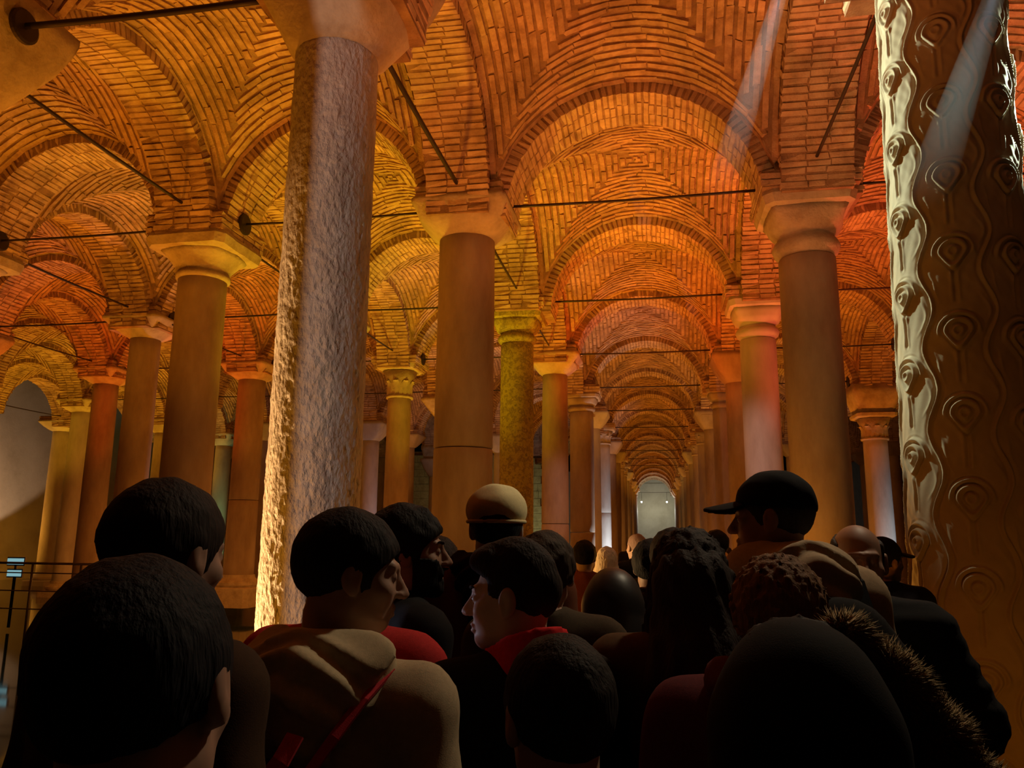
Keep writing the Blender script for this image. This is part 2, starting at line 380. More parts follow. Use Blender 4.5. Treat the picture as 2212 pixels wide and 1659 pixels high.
# ------------------------------------------------------------------ columns
def superloft(rings, n=48, noise=0.0, seed=0, cx=0.0, tilt=(0, 0)):
    """rings: (z, half width, squareness 0 round .. 1 square)"""
    r = np.random.default_rng(seed)
    th = np.linspace(0, 2*PI, n, endpoint=False) + PI / n
    V = []
    ph = r.uniform(0, 6.28, 6)
    for z, h, s in rings:
        c, d = np.cos(th), np.sin(th)
        k = 1.0 / np.maximum(abs(c), abs(d))
        rad = h * ((1 - s) + s * k)
        rad = rad * (1 + noise * (np.sin(3*th + ph[0] + z*2.1) * 0.5 + np.sin(7*th + ph[1] - z*5.3) * 0.3 + np.sin(13*th + ph[2] + z*9) * 0.2))
        V.append(np.stack([rad * c, rad * d, np.full(n, z)], -1))
    V = np.stack(V, 1).reshape(-1, 3)                    # u slow
    F = gridfaces(n, len(rings), True)
    nv = len(rings)
    F = [tuple(f) for f in F] + [tuple(k * nv for k in range(n - 1, -1, -1)), tuple(k * nv + nv - 1 for k in range(n))]
    return V, F
def shaft_rings(z0, z1, r0, r1, step=0.25, lip=0.0):
    n = max(3, int((z1 - z0) / step))
    out = []
    for k in range(n + 1):
        f = k / n
        out.append((z0 + (z1 - z0) * f, r0 + (r1 - r0) * f ** 1.4, 0))
    if lip: out = [(z0, r0 - lip, 0), (z0 + 0.015, r0, 0)] + out[1:-1] + [(z1 - 0.015, r1, 0), (z1, r1 - lip, 0)]
    return out
def leaf_mesh(h, wd, curl, mat):
    """an acanthus leaf: rises along the bell and curls out at the tip"""
    n, k = 9, 5; V = []
    for i in range(n):
        f = i / (n - 1)
        z = h * (f if f < 0.85 else 0.85 + 0.1 * math.sin((f - 0.85) / 0.15 * PI))
        out = 0.02 + curl * max(0, (f - 0.45) / 0.55) ** 2
        hw = wd * (0.75 + 0.5 * math.sin(f * PI)) * (1 - 0.65 * max(0, f - 0.7) / 0.3) * (1 + 0.12 * math.sin(f * 22))
        for j in range(k):
            q = (j / (k - 1) - 0.5) * 2
            V.append((out - 0.03 * q * q + (0.018 if j == 2 else 0), q * hw, z))
    F = gridfaces(n, k)
    V2 = [(x - 0.035, y, z) for x, y, z in V]; off = len(V)
    FF = [tuple(f) for f in F] + [tuple(off + a for a in f[::-1]) for f in F]
    edge = [i * k for i in range(n)] + [(n-1)*k + j for j in range(1, k)] + [i * k + k - 1 for i in range(n - 2, -1, -1)] + list(range(k - 2, 0, -1))
    FF += [(edge[a], off + edge[a], off + edge[(a+1) % len(edge)], edge[(a+1) % len(edge)]) for a in range(len(edge))]
    return mesh('leaf', V, FF, mat)
LEAF = {}
def column(lane, n, label, kind='block', top=4.3, cap=4.62, r0=0.38, r1=0.36, mat='marble', capmat=None, joints=(), dx=0.0, group=None, impost=None, shaft=None, floor=-0.9):
    x, y = LANES[lane] + dx, RY(n)
    c = empty('column', (x, y, floor), label=label, category='column', kind='thing')
    if group: c['group'] = group
    zb = -floor
    cap = min(cap, 4.76) if kind == 'block' and not shaft else cap
    top = min(top, cap - 0.42)
    zt = top + EYE + zb; zc = cap + EYE + zb
    mt = M[mat]; cm = M[capmat or mat]
    # base: plinth and torus
    V, F = superloft([(0, 0.62, 1), (0.5, 0.62, 1), (0.52, 0.60, 1), (0.53, r0 + 0.14, 0), (0.58, r0 + 0.18, 0), (0.65, r0 + 0.18, 0), (0.72, r0 + 0.10, 0), (0.76, r0 + 0.05, 0), (0.85, r0 + 0.03, 0)], 32)
    obj('base', mesh('base', V, F, cm, False), c)
    if shaft: shaft(c, zt)
    else:
        zz = [0.84] + [j + EYE + zb for j in joints] + [zt]
        for k in range(len(zz) - 1):
            a, bq = (zz[k] - 0.84) / (zt - 0.84), (zz[k+1] - 0.84) / (zt - 0.84)
            V, F = superloft(shaft_rings(zz[k] + (0.006 if k else 0), zz[k+1] - 0.006, r0 + (r1 - r0) * a, r0 + (r1 - r0) * bq, 0.25, 0.012), 48, 0.006, lane * 31 + n + k)
            obj('shaft', mesh('shaft', V, F, mt), c)
    h = zc - zt
    if kind == 'block':
        q = [(zt - 0.02, r1 * 0.98, 0), (zt, r1 + 0.03, 0.1), (zt + 0.10 * h, r1 + 0.10, 0.3), (zt + 0.45 * h, r1 + 0.24, 0.75), (zt + 0.8 * h, 0.68, 0.95), (zt + 0.86 * h, 0.70, 1), (zc, 0.70, 1), (zc + 0.02, 0.66, 1)]
        V, F = superloft(q, 48, 0.012, lane + n); obj('capital', mesh('capital', V, F, cm), c)
    elif kind == 'flare':
        q = [(zt - 0.02, r1 * 0.98, 0), (zt, r1 + 0.02, 0.05), (zt + 0.05 * h, r1 + 0.07, 0.2), (zt + 0.3 * h, r1 + 0.2, 0.6), (zt + 0.6 * h, r1 + 0.33, 0.9), (zt + 0.85 * h, r1 + 0.42, 0.97), (zc, r1 + 0.46, 1), (zc + 0.03, r1 + 0.40, 1)]
        V, F = superloft(q, 48, 0.02, lane + n); obj('capital', mesh('capital', V, F, cm), c)
    elif kind == 'doric':
        q = [(zt - 0.02, r1 - 0.02, 0), (zt + 0.02 * h, r1 - 0.015, 0), (zt + 0.07 * h, r1 + 0.045, 0), (zt + 0.17 * h, r1 + 0.075, 0), (zt + 0.26 * h, r1 + 0.04, 0), (zt + 0.31 * h, r1 - 0.005, 0.02), (zt + 0.36 * h, r1 + 0.0, 0.05),
             (zt + 0.42 * h, r1 + 0.08, 0.1), (zt + 0.52 * h, r1 + 0.12, 0.3), (zt + 0.62 * h, r1 + 0.12, 0.6), (zt + 0.75 * h, r1 + 0.15, 0.9)]
        V, F = superloft(q, 48, 0.01, lane + n); obj('capital', mesh('capital', V, F, cm), c)
        V, F = superloft([(zt + 0.72 * h, r1 + 0.13, 1), (zt + 0.76 * h, r1 + 0.20, 1), (zt + 0.9 * h, r1 + 0.23, 1), (zc, r1 + 0.2, 1)], 32, 0.012, n); obj('abacus', mesh('abacus', V, F, cm, False), c)
    elif kind == 'echinus':
        q = [(zt - 0.02, r1 - 0.01, 0), (zt, r1 + 0.04, 0), (zt + 0.1 * h, r1 + 0.05, 0), (zt + 0.14 * h, r1 + 0.0, 0), (zt + 0.3 * h, r1 + 0.06, 0.05), (zt + 0.55 * h, r1 + 0.17, 0.2), (zt + 0.68 * h, r1 + 0.22, 0.5)]
        V, F = superloft(q, 48, 0.012, lane + n); obj('capital', mesh('capital', V, F, cm), c)
        V, F = superloft([(zt + 0.64 * h, r1 + 0.2, 1), (zt + 0.68 * h, r1 + 0.27, 1), (zt + 0.9 * h, r1 + 0.31, 1), (zc, r1 + 0.29, 1)], 32, 0.03, n); obj('abacus', mesh('abacus', V, F, cm, False), c)
    elif kind == 'corinthian':
        q = [(zt - 0.03, r1 + 0.05, 0), (zt + 0.03, r1 + 0.06, 0), (zt + 0.06, r1 - 0.02, 0), (zt + 0.5 * h, r1 + 0.03, 0), (zt + 0.8 * h, r1 + 0.14, 0.3)]
        V, F = superloft(q, 40, 0.01, n); obj('capital', mesh('capital', V, F, cm), c)
        key = (round(h, 2), mat, capmat)
        if key not in LEAF: LEAF[key] = (leaf_mesh(h * 0.5, 0.12, 0.11, cm), leaf_mesh(h * 0.85, 0.12, 0.17, cm))
        for row in (0, 1):
            for k in range(8):
                a = 2 * PI * (k + 0.5 * row) / 8
                obj('leaf', LEAF[key][row], c, (math.cos(a) * (r1 - 0.0), math.sin(a) * (r1 - 0.0), zt + 0.05), (0, 0, a))
        V, F = superloft([(zt + 0.82 * h, r1 + 0.16, 0.9), (zt + 0.86 * h, r1 + 0.22, 1), (zc - 0.02, r1 + 0.24, 1), (zc, r1 + 0.2, 1)], 32, 0.012, n); obj('abacus', mesh('abacus', V, F, cm, False), c)
    if impost:
        a, bq, hw0, hw1 = impost[0] + EYE + zb, impost[1] + EYE + zb, impost[2], impost[3]
        V, F = superloft([(a, hw0, 0.9), (a + (bq - a) * 0.65, hw1 - 0.02, 0.97), (a + (bq - a) * 0.7, hw1, 1), (bq, hw1, 1)], 48, 0.012, n + 9)
        obj('impost_block', mesh('impost_block', V, F, M['limestone']), c)
    else:
        pier = box('pier', (-0.62, -0.62, zc - 0.02), (0.62, 0.62, max(zc + 0.2, ZS - floor + 0.30)), M['mortar'], c)
        T = []; z = zc + 0.04; zm = max(zc + 0.2, ZS - floor + 0.28); r = np.random.default_rng(lane * 7 + n)
        while z < zm:
            for sd in range(4):
                xs = np.linspace(-0.64, 0.64, 5) + np.concatenate([[0], r.uniform(-0.05, 0.05, 3), [0]])
                for a, bq in zip(xs[:-1], xs[1:]):
                    t = np.eye(4); dp = 0.1 + 0.02 * r.random(); off = 0.62 + 0.012 - dp / 2 + 0.008 * r.random()
                    t[:3, :3] = np.diag([bq - a - 0.012, dp, 0.07 * r.uniform(0.85, 1.1)]); t[:3, 3] = ((a + bq) / 2, -off, z)
                    R4 = np.array(Matrix.Rotation(sd * PI / 2, 4, 'Z')); T.append(R4 @ t)
            z += 0.093
        obj('brickwork', mesh('brickwork', *boxes(np.array(T)), M['soffit_brick'], False), pier, kind='stuff')
    return c

# ---- the carved column: rows of peacock eyes between wavy ridges
def carved_shaft(c, zt):
    z0 = 0.8
    nz = int((zt - z0) / 0.0075)
    th = np.concatenate([np.radians(np.arange(-118, 118.01, 0.95)), np.radians(np.arange(122, 240, 6))])
    z = np.linspace(z0, zt, nz)
    TH, Z = np.meshgrid(th, z, indexing='ij')
    ZR = Z - (EYE + 0.9)                                    # height over the camera
    toc = np.array([-2.18, -5.88]) / math.hypot(2.18, 5.88); left = np.array([-5.88, 2.18]) / math.hypot(2.18, 5.88)
    R = 0.452 - 0.035 * (Z - z0) / (zt - z0)
    bands = np.radians([-54, -4, 47, 98.5, 150, 201.5, 253])
    D = np.zeros_like(TH)
    G = lambda x, s: np.exp(-(x / s) ** 2)
    per = 0.56
    for k, bc in enumerate(bands):
        s = (((TH - bc + PI) % (2 * PI)) - PI) * R
        ph = (3.942, 3.572)[k % 2] if k < 2 else 3.942 - 0.19 * k
        pr = (0.566, 0.553)[k % 2]
        q = ((ZR - ph + pr / 2) % pr) - pr / 2
        qq = np.where(q < 0, q * 0.72, q)
        ss = s * np.where(q < 0, 1 + 2.2 * np.clip(-q / 0.19, 0, 1.2) ** 1.5, 1.0)
        d = np.hypot(ss, qq)
        inside = (abs(s) < 0.17)
        e = 0.016 * G(d - 0.026, 0.009) - 0.008 * G(d - 0.05, 0.010) + 0.018 * G(d - 0.078, 0.012) - 0.012 * G(d - 0.098, 0.008)
        cr = np.clip((q + 0.03) / 0.05, 0, 1)
        d2 = np.hypot(s, q)
        e += cr * (0.016 * G(d2 - 0.122, 0.010) - 0.006 * G(d2 - 0.142, 0.008))
        e += 0.022 * np.clip(1 - d / 0.17, 0, 1) * np.where(d < 0.17, 1, 0)
        stem = np.clip((-q - 0.12) / 0.03, 0, 1) + np.clip((q - 0.19) / 0.03, 0, 1)
        e += np.clip(stem, 0, 1) * (-0.010 * G(s, 0.012) + 0.007 * G(abs(s) - 0.022, 0.010))
        D += np.where(inside, e, 0)
        # wavy ridges on both sides of the eyes, with barbs running off
        nb = bands[(k + 1) % 7]; mid = ((nb - bc) % (2 * PI)) / 2 * 0.44
        for sd in (1,):
            wv = mid + 0.042 * np.sin(2 * PI * (ZR - 3.65) / per + (0.6 if k % 2 else 0.0))
            D += 0.019 * G(s - wv, 0.010) - 0.007 * G(s - wv - 0.02, 0.012) - 0.007 * G(s - wv + 0.02, 0.012)
            for off, am in ((0.055, 0.007), (-0.055, 0.007)):
                D += am * G(s - wv - off - 0.015 * np.sin(4 * PI * ZR / per), 0.011) * np.clip(np.sin(2 * PI * (ZR - 3.4) / per + off * 40), 0, 1)
    D += 0.002 * np.sin(TH * 31 + ZR * 17) * np.sin(ZR * 41)
    RR = R + D
    dx = 0.0205 * (ZR - 1.3)                               # it leans a little
    X = RR * (np.cos(TH) * toc[0] - np.sin(TH) * left[0]) + dx
    Y = RR * (np.cos(TH) * toc[1] - np.sin(TH) * left[1])
    V = np.stack([X, Y, Z], -1).reshape(-1, 3)
    obj('shaft', mesh('shaft', V, gridfaces(len(th), nz, True), M['carved']), c, label='shaft carved with rows of peacock eyes and wavy lines')

# ---- the rough column: a pitted, hacked surface
def rough_shaft(c, zt):
    z0 = 0.8; nz = int((zt - z0) / 0.013); nt = 190
    th = np.linspace(0, 2*PI, nt, endpoint=False); z = np.linspace(z0, zt, nz)
    r = np.random.default_rng(11)
    def noise(cu, cv):
        g = r.random((cu, cv)); a = (np.arange(nt) / nt * cu); bq = (np.arange(nz) / nz * (cv - 1))
        i, j = a.astype(int), np.minimum(bq.astype(int), cv - 2); fa = (a - i)[:, None]; fb = (bq - j)[None]
        fa, fb = fa*fa*(3-2*fa), fb*fb*(3-2*fb); i2 = (i + 1) % cu
        return (g[np.ix_(i, j)] * (1-fa) + g[np.ix_(i2, j)] * fa) * (1-fb) + (g[np.ix_(i, j+1)] * (1-fa) + g[np.ix_(i2, j+1)] * fa) * fb
    L_ = zt - z0
    D = 0.0065 * (noise(60, int(L_ / 0.045)) - 0.5) + 0.0075 * (noise(95, int(L_ / 0.028)) - 0.5) + 0.010 * (noise(24, int(L_ / 0.12)) - 0.5)
    D -= 0.010 * np.clip(noise(80, int(L_ / 0.04)) - 0.72, 0, 1) / 0.28
    f = np.linspace(0, 1, nz)[None]
    R = 0.375 + (0.357 - 0.375) * f + D * (1.1 - 0.45 * f)
    R[:, -3:] -= np.array([0.0, 0.006, 0.016])
    X, Y = R * np.cos(th)[:, None], R * np.sin(th)[:, None]
    V = np.stack([X, Y, np.broadcast_to(z, X.shape)], -1).reshape(-1, 3)
    obj('shaft', mesh('shaft', V, gridfaces(nt, nz, True), M['rough_marble']), c, label='rough pitted shaft with chisel marks')

# ---- columns, row by row
column(5, 0, 'rough pitted pale column with flaring stone block, nearest left of the aisle', 'flare', 4.12, 5.25, 0.375, 0.357, 'rough_marble', 'limestone', shaft=rough_shaft)
column(5, 1, 'thick smooth brown column with a level joint, second left of the aisle', 'block', 4.30, 5.02, 0.428, 0.41, 'marble', 'limestone', (1.19,))
column(5, 2, 'mossy yellow-green speckled column behind the thick jointed one', 'doric', 3.90, 4.56, 0.35, 0.34, 'mossy', 'mossy', dx=-0.10)
column(5, 3, 'pinkish smooth column with cracked joint, fourth in the row left of the aisle', 'block', 4.25, 4.9, 0.37, 0.335, 'marble', 'limestone', (0.3,), dx=0.07)
column(5, 4, 'amber column with dark square abacus, fifth in the row left of the aisle', 'doric', 3.98, 4.56, 0.40, 0.385, 'marble', joints=(0.1,), dx=0.33)
column(5, 5, 'column hidden mostly by the abacus column, sixth in the row left of the aisle', 'block', 4.1, 4.7, 0.36, 0.34, 'pale_marble', dx=0.25)
column(5, 6, 'white-lit column with leafy capital and level joint, left of the aisle', 'corinthian', 4.05, 4.75, 0.40, 0.38, 'pale_marble', joints=(1.0,), dx=0.30)
L_FAR = {7: 'block', 8: 'block', 9: 'corinthian', 10: 'corinthian', 11: 'block', 12: 'corinthian', 13: 'block', 14: 'block', 15: 'block', 16: 'corinthian'}
ORD = {7: 'eighth', 8: 'ninth', 9: 'tenth', 10: 'eleventh', 11: 'twelfth', 12: 'thirteenth', 13: 'fourteenth', 14: 'fifteenth', 15: 'sixteenth', 16: 'seventeenth', 17: 'last'}
for n, k in L_FAR.items():
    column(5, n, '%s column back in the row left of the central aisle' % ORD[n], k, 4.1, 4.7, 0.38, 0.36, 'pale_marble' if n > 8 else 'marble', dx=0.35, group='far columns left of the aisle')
column(6, 0, 'huge column carved with peacock eyes and wavy lines, nearest the camera', 'block', 4.95, 5.4, 0.45, 0.42, 'carved', 'limestone', shaft=carved_shaft)
column(6, 1, 'broad brown column with ringed capital beside the carved column', 'doric', 3.75, 4.59, 0.378, 0.372, 'marble', 'limestone', dx=-0.07)
column(6, 2, 'lilac-lit column with stepped capital behind the broad brown one', 'doric', 3.83, 4.62, 0.36, 0.345, 'pale_marble', dx=-0.13)
column(6, 3, 'dark amber column just left of the lilac-lit one, right of the aisle', 'block', 3.9, 4.6, 0.37, 0.35, 'marble')
R_FAR = {4: 'doric', 5: 'block', 6: 'corinthian', 7: 'corinthian', 8: 'block', 9: 'corinthian', 10: 'block', 11: 'corinthian', 12: 'block', 13: 'block', 14: 'corinthian', 15: 'block', 16: 'block'}
for n, k in R_FAR.items():
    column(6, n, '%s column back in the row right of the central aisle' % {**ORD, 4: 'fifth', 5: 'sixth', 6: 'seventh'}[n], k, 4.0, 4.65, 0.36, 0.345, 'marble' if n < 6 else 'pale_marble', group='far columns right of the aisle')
column(4, 1, 'stained brown column with tilted slab capital left of the rough pale column', 'echinus', 3.90, 4.50, 0.375, 0.365, 'marble', 'limestone')
column(4, 3, 'column with leafy carved capital right behind the rough pale column', 'corinthian', 3.72, 4.62, 0.335, 0.32, 'marble', 'limestone')
column(4, 4, 'slender column mostly hidden left of the thick jointed column', 'block', 3.9, 4.5, 0.34, 0.32, 'pale_marble', 'limestone')
column(4, 6, 'far pale column glimpsed between mossy and pinkish columns', 'block', 3.7, 4.5, 0.36, 0.34, 'pale_marble')
column(3, 2, 'smooth grey-brown column with plain flared block and lavender lit edge', 'block', 4.55, 5.25, 0.34, 0.325, 'marble', 'limestone')
column(3, 3, 'reddish column with joint and moulded base just left of the rough pale column', 'block', 4.40, 5.0, 0.41, 0.38, 'marble', 'limestone', (0.9,), floor=-0.3)
column(3, 5, 'thin lavender-lit column with flared block right of the rough pale column', 'block', 3.75, 4.45, 0.36, 0.34, 'pale_marble')
column(3, 6, 'thin column half hidden behind the leafy capital column', 'block', 4.0, 4.6, 0.34, 0.32, 'marble')
column(3, 7, 'thin far column with flared block beside the thick jointed column', 'block', 3.0, 3.9, 0.36, 0.34, 'pale_marble', impost=(3.9, 4.6, 0.55, 0.68))
column(2, 3, 'red-brown column with flared block near the left edge of the picture', 'block', 4.45, 5.15, 0.36, 0.345, 'marble', 'limestone')
column(2, 5, 'dim column behind the red-brown jointed one, beside green light', 'block', 3.8, 4.5, 0.36, 0.34, 'marble')
column(2, 8, 'distant amber column glimpsed right of the rough pale column', 'block', 3.6, 4.5, 0.36, 0.34, 'marble')
column(1, 4, 'grey column next to the yellow-lit one at far left', 'block', 4.7, 5.2, 0.40, 0.38, 'pale_marble', 'limestone')
column(1, 5, 'dim column behind the smooth grey-brown one', 'block', 4.2, 4.8, 0.36, 0.34, 'marble')
column(1, 6, 'green-lit column between the stained brown and red jointed columns', 'block', 4.2, 4.8, 0.40, 0.38, 'pale_marble')
column(0, 5, 'pale column with yellow-lit block and dark disc at far left', 'block', 4.45, 5.6, 0.36, 0.34, 'pale_marble', 'pale_marble', dx=-0.5)
column(7, 4, 'column with tall leafy capital and bright white foot behind the carved column', 'corinthian', 2.97, 3.75, 0.365, 0.345, 'pale_marble', 'limestone', impost=(3.75, 4.6, 0.5, 0.68))
column(7, 7, 'far column peeping from behind the broad brown one', 'block', 3.9, 4.5, 0.35, 0.33, 'marble')
column(8, 7, 'distant dark column hugging the left edge of the carved column', 'block', 3.9, 4.5, 0.36, 0.34, 'marble')
column(8, 8, 'distant dim column beside the white-footed leafy column', 'block', 3.9, 4.5, 0.36, 0.34, 'marble')
column(4, 0, 'column past the left edge whose brown stone block fills the upper left corner', 'flare', 4.1, 5.15, 0.37, 0.355, 'marble', 'limestone', dx=0.22)

for a in ((4, 2, 'column standing hidden behind the rough pale column', 'block'), (3, 1, 'column standing hidden just past the left edge, before the grey-brown one', 'echinus'), (3, 4, 'column hidden behind the stained brown column', 'block'), (2, 2, 'column past the left edge in the third row out', 'block'),
          (7, 1, 'column past the right edge, behind the carved column', 'doric'), (7, 2, 'second column hidden behind the carved column', 'block'), (7, 3, 'third column hidden behind the carved column', 'doric')):
    column(a[0], a[1], a[2], a[3], 4.0, 4.62, 0.365, 0.35, 'marble', 'limestone')      # out of the photograph's sight, but they carry arches it shows
# ---- iron tie rods
def disc(r, d, mat):
    V, F = superloft([(0, r, 0), (d * 0.7, r, 0), (d, r * 0.86, 0)], 24)
    return mesh('anchor_plate', V, F, mat, False)
DISC = disc(0.17, 0.05, M['iron'])
def rod(a, bq, label, rad=0.02, group=None, sag=0.02):
    a, bq = Vector(a), Vector(bq)
    mid = (a + bq) / 2
    o = empty('tie_rod', mid, label=label, category='tie rod', kind='thing')
    if group: o['group'] = group
    pts = [a.lerp(bq, k / 8) - mid - Vector((0, 0, sag * math.sin(PI * k / 8))) for k in range(9)]
    V, F = tube(pts, rad, 8); obj('rod', mesh('rod', V, F, M['iron']), o)
    for p, q in ((a, bq), (bq, a)):
        d = (q - p).normalized()
        e = obj('anchor_plate', DISC, o, p - mid - d * 0.03); e.rotation_euler = d.to_track_quat('Z', 'Y').to_euler()
ZR = 4.81 + EYE
CNT = {0: 'overhead at the very top', 1: 'nearest in view', 2: 'second from the front', 3: 'third from the front', 4: 'fourth from the front', 5: 'fifth from the front', 6: 'sixth from the front', 7: 'seventh from the front', 8: 'eighth from the front', 9: 'ninth from the front', 10: 'tenth from the front'}
def xrod(i, n, label, rad=0.02, group=None):
    rod((LANES[i] + 0.66, RY(n), ZR), (LANES[i+1] - 0.66, RY(n), ZR), label, rad, group)
def yrod(i, n, label, rad=0.02, group=None):
    rod((LANES[i], RY(n) + 0.66, ZR + 0.1), (LANES[i], RY(n+1) - 0.66, ZR + 0.1), label, rad, group)
xrod(5, 17, 'iron tie rod carrying the two white spotlights at the far end', 0.021)
for n in range(1, 11): xrod(5, n, 'iron tie rod across the central aisle, ' + CNT[n], 0.021, 'tie rods across the aisle')
rod((LANES[4] + 1.02, RY(0), ZR + 0.03), (LANES[5] - 0.70, RY(0), ZR), 'thick dark tie rod crossing the upper left corner to the rough pale column', 0.032)
for n, t in ((1, 'passing behind the rough pale column'), (2, 'lower behind the rough pale column'), (3, 'above the leafy capital column'), (4, 'far behind the leafy capital')): xrod(4, n, 'thin iron tie rod ' + t, 0.02, 'tie rods left of the aisle')
for n, t in ((1, 'ending at the slab-capital column from the left'), (2, 'level with the flared block of the grey-brown column'), (3, 'between red jointed and leafy columns'), (4, 'far behind the stained brown column')): xrod(3, n, 'thin iron tie rod ' + t, 0.02, 'tie rods far left')
for n, t in ((2, 'ending at the grey-brown column from the left edge'), (3, 'ending at the red-brown column'), (4, 'in the dark left of the grey-brown column')): xrod(2, n, 'thin iron tie rod ' + t, 0.02, 'tie rods far left')
xrod(1, 4, 'thin iron tie rod above the oval of light at far left', 0.02, 'tie rods far left')
xrod(6, 1, 'iron tie rod in front of the red vault beside the carved column', 0.02); xrod(6, 2, 'iron tie rod under the red vault beside the carved column', 0.02); xrod(6, 3, 'iron tie rod low behind the broad brown column', 0.02); xrod(6, 4, 'iron tie rod ending at the white-footed leafy column', 0.02)
yrod(5, 0, 'dark tie rod slanting from the rough pale column to the thick jointed one', 0.03)
yrod(4, 0, 'long tie rod slanting down to the slab-capital column', 0.024)
yrod(6, 0, 'tie rod slanting from the carved column down to the broad brown one', 0.022)
yrod(5, 1, 'tie rod running from the thick jointed column to the mossy one', 0.02); yrod(4, 2, 'tie rod slanting to the leafy capital column', 0.02); yrod(3, 1, 'tie rod slanting down to the grey-brown column', 0.024)
yrod(4, 1, 'tie rod running behind the slab-capital column', 0.02); yrod(3, 2, 'tie rod slanting to the red jointed column', 0.02); yrod(2, 2, 'tie rod slanting to the red-brown column', 0.02); yrod(5, 2, 'tie rod running from the mossy column to the pinkish one', 0.02); yrod(0, 4, 'tie rod ending at the yellow-lit block far left', 0.02)

# ------------------------------------------------------------------ floor, walls, far end
YE = RY(NEND) + 1.8
box('floor', (-31, -8, -1.0), (16, YE + 1, -0.9), M['dark_stone'], label='dark stone floor of the cistern under shallow water', category='floor', kind='structure')
for nm, lo, hi in (('water', (-30.4, -8, -0.86), (-2.45, YE, -0.6)), ('water', (1.95, -8, -0.86), (14.9, YE, -0.6))):
    box(nm, lo, hi, M['water'], label='shallow dark water %s of the walkway' % ('left' if lo[0] < -20 else 'right'), category='water', kind='structure')
box('walkway', (-2.2, -7, -0.18), (1.7, YE, 0), M['deck'], None, 0.02, label='dark walkway deck the crowd stands on', category='walkway', kind='structure')
box('wall_left', (-30.9, -8, -1), (-30.4, YE, 9), M['plaster'], label='plastered wall at far left with an oval pool of light', category='wall', kind='structure')
box('wall_right', (14.9, -8, -1), (15.3, YE, 9), M['dark_stone'], label='dark wall beyond the columns at the right', category='wall', kind='structure')
box('wall_far', (-31, YE, -1), (16, YE + 0.5, 9), M['plaster'], label='pale floodlit wall closing the end of the aisle', category='wall', kind='structure')
box('wall_rear', (-31, -8.5, -1), (16, -8, 9), M['dark_stone'], label='dark wall behind the camera', category='wall', kind='structure')
wb = empty('wall_back', (-18, RY(10), -1), label='block-built stone wall closing the left bays', category='wall', kind='structure')
T = []
for k in range(16):
    x = -12.4 + (0.35 if k % 2 else 0)
    while x < 10:
        ln = 0.7 + 0.35 * rng.random()
        t = np.eye(4); t[:3, :3] = np.diag([ln - 0.02, 0.3 + 0.02 * rng.random(), 0.5]); t[:3, 3] = (x + ln / 2, 0, 0.27 + k * 0.52); T.append(t); x += ln
obj('stone', mesh('stone', *boxes(np.array(T), 0.012), M['limestone'], False), wb, kind='stuff')
box('mortar', (-12.5, 0.0, 0), (10.2, 0.12, 8.6), M['mortar'], wb)
lamp('SPOT', (-9, RY(9), 0.0), (0.55, 0.62, 0.30), 500, (-9, RY(10), 4), 140, 0.7, 0.3)
for k, (x, t) in enumerate(((-1.62, 'left'), (1.12, 'right'))):
    o = empty('spotlight', (x, RY(17) - 0.75, 3.72 + EYE), label='small bright white spotlight at the far end, %s of the pair' % t, category='spotlight', kind='thing', group='far end spotlights')
    V, F = superloft([(-0.09, 0.05, 0), (-0.06, 0.09, 0), (0.06, 0.1, 0), (0.08, 0.09, 0)], 16); h = obj('housing', mesh('housing', V, F, M['iron']), o, rot=(PI/2, 0, 0))
    if 'lens' not in M: M['lens'] = plain('lens', (1, 1, 1), 0.3, emit=(0.95, 1.0, 0.9), es=30)
    V, F = superloft([(0, 0.085, 0), (0.02, 0.07, 0), (0.03, 0.03, 0)], 16); obj('lens', mesh('lens', V, F, M['lens']), o, (0, -0.08, 0), (PI/2, 0, 0))
    V, F = tube([(0, 0, 0), (0, 0.35, 0.5), (0, 0.75, ZR - 3.72 - EYE)], 0.015, 6); obj('bracket', mesh('bracket', V, F, M['iron']), o)
    lamp('POINT', (x * 0.8, RY(17) - 0.2, 2.9 + EYE), (1.0, 1.0, 0.66), 27, radius=0.1)
    lamp('POINT', (x * 0.55 - 0.1, RY(16) + 1.5, 2.6 + EYE), (0.96, 1.0, 0.86), 150, radius=0.1)
lamp('SPOT', (-27.5, 28.6, 0.5), (1.0, 0.70, 0.48), 850, (-30.4, 31.2, 4.9), 64, 0.22, 0.05)
lamp('SPOT', (-28.5, 27.5, -0.3), (1.0, 0.42, 0.04), 700, (-30.4, 32.5, 5.0), 150, 0.6, 0.2)
lamp('SPOT', (-20.2, 33.6, 0.2), (0.35, 1.0, 0.45), 160, (-20.9, 35.3, 2.5), 90, 0.6, 0.1)

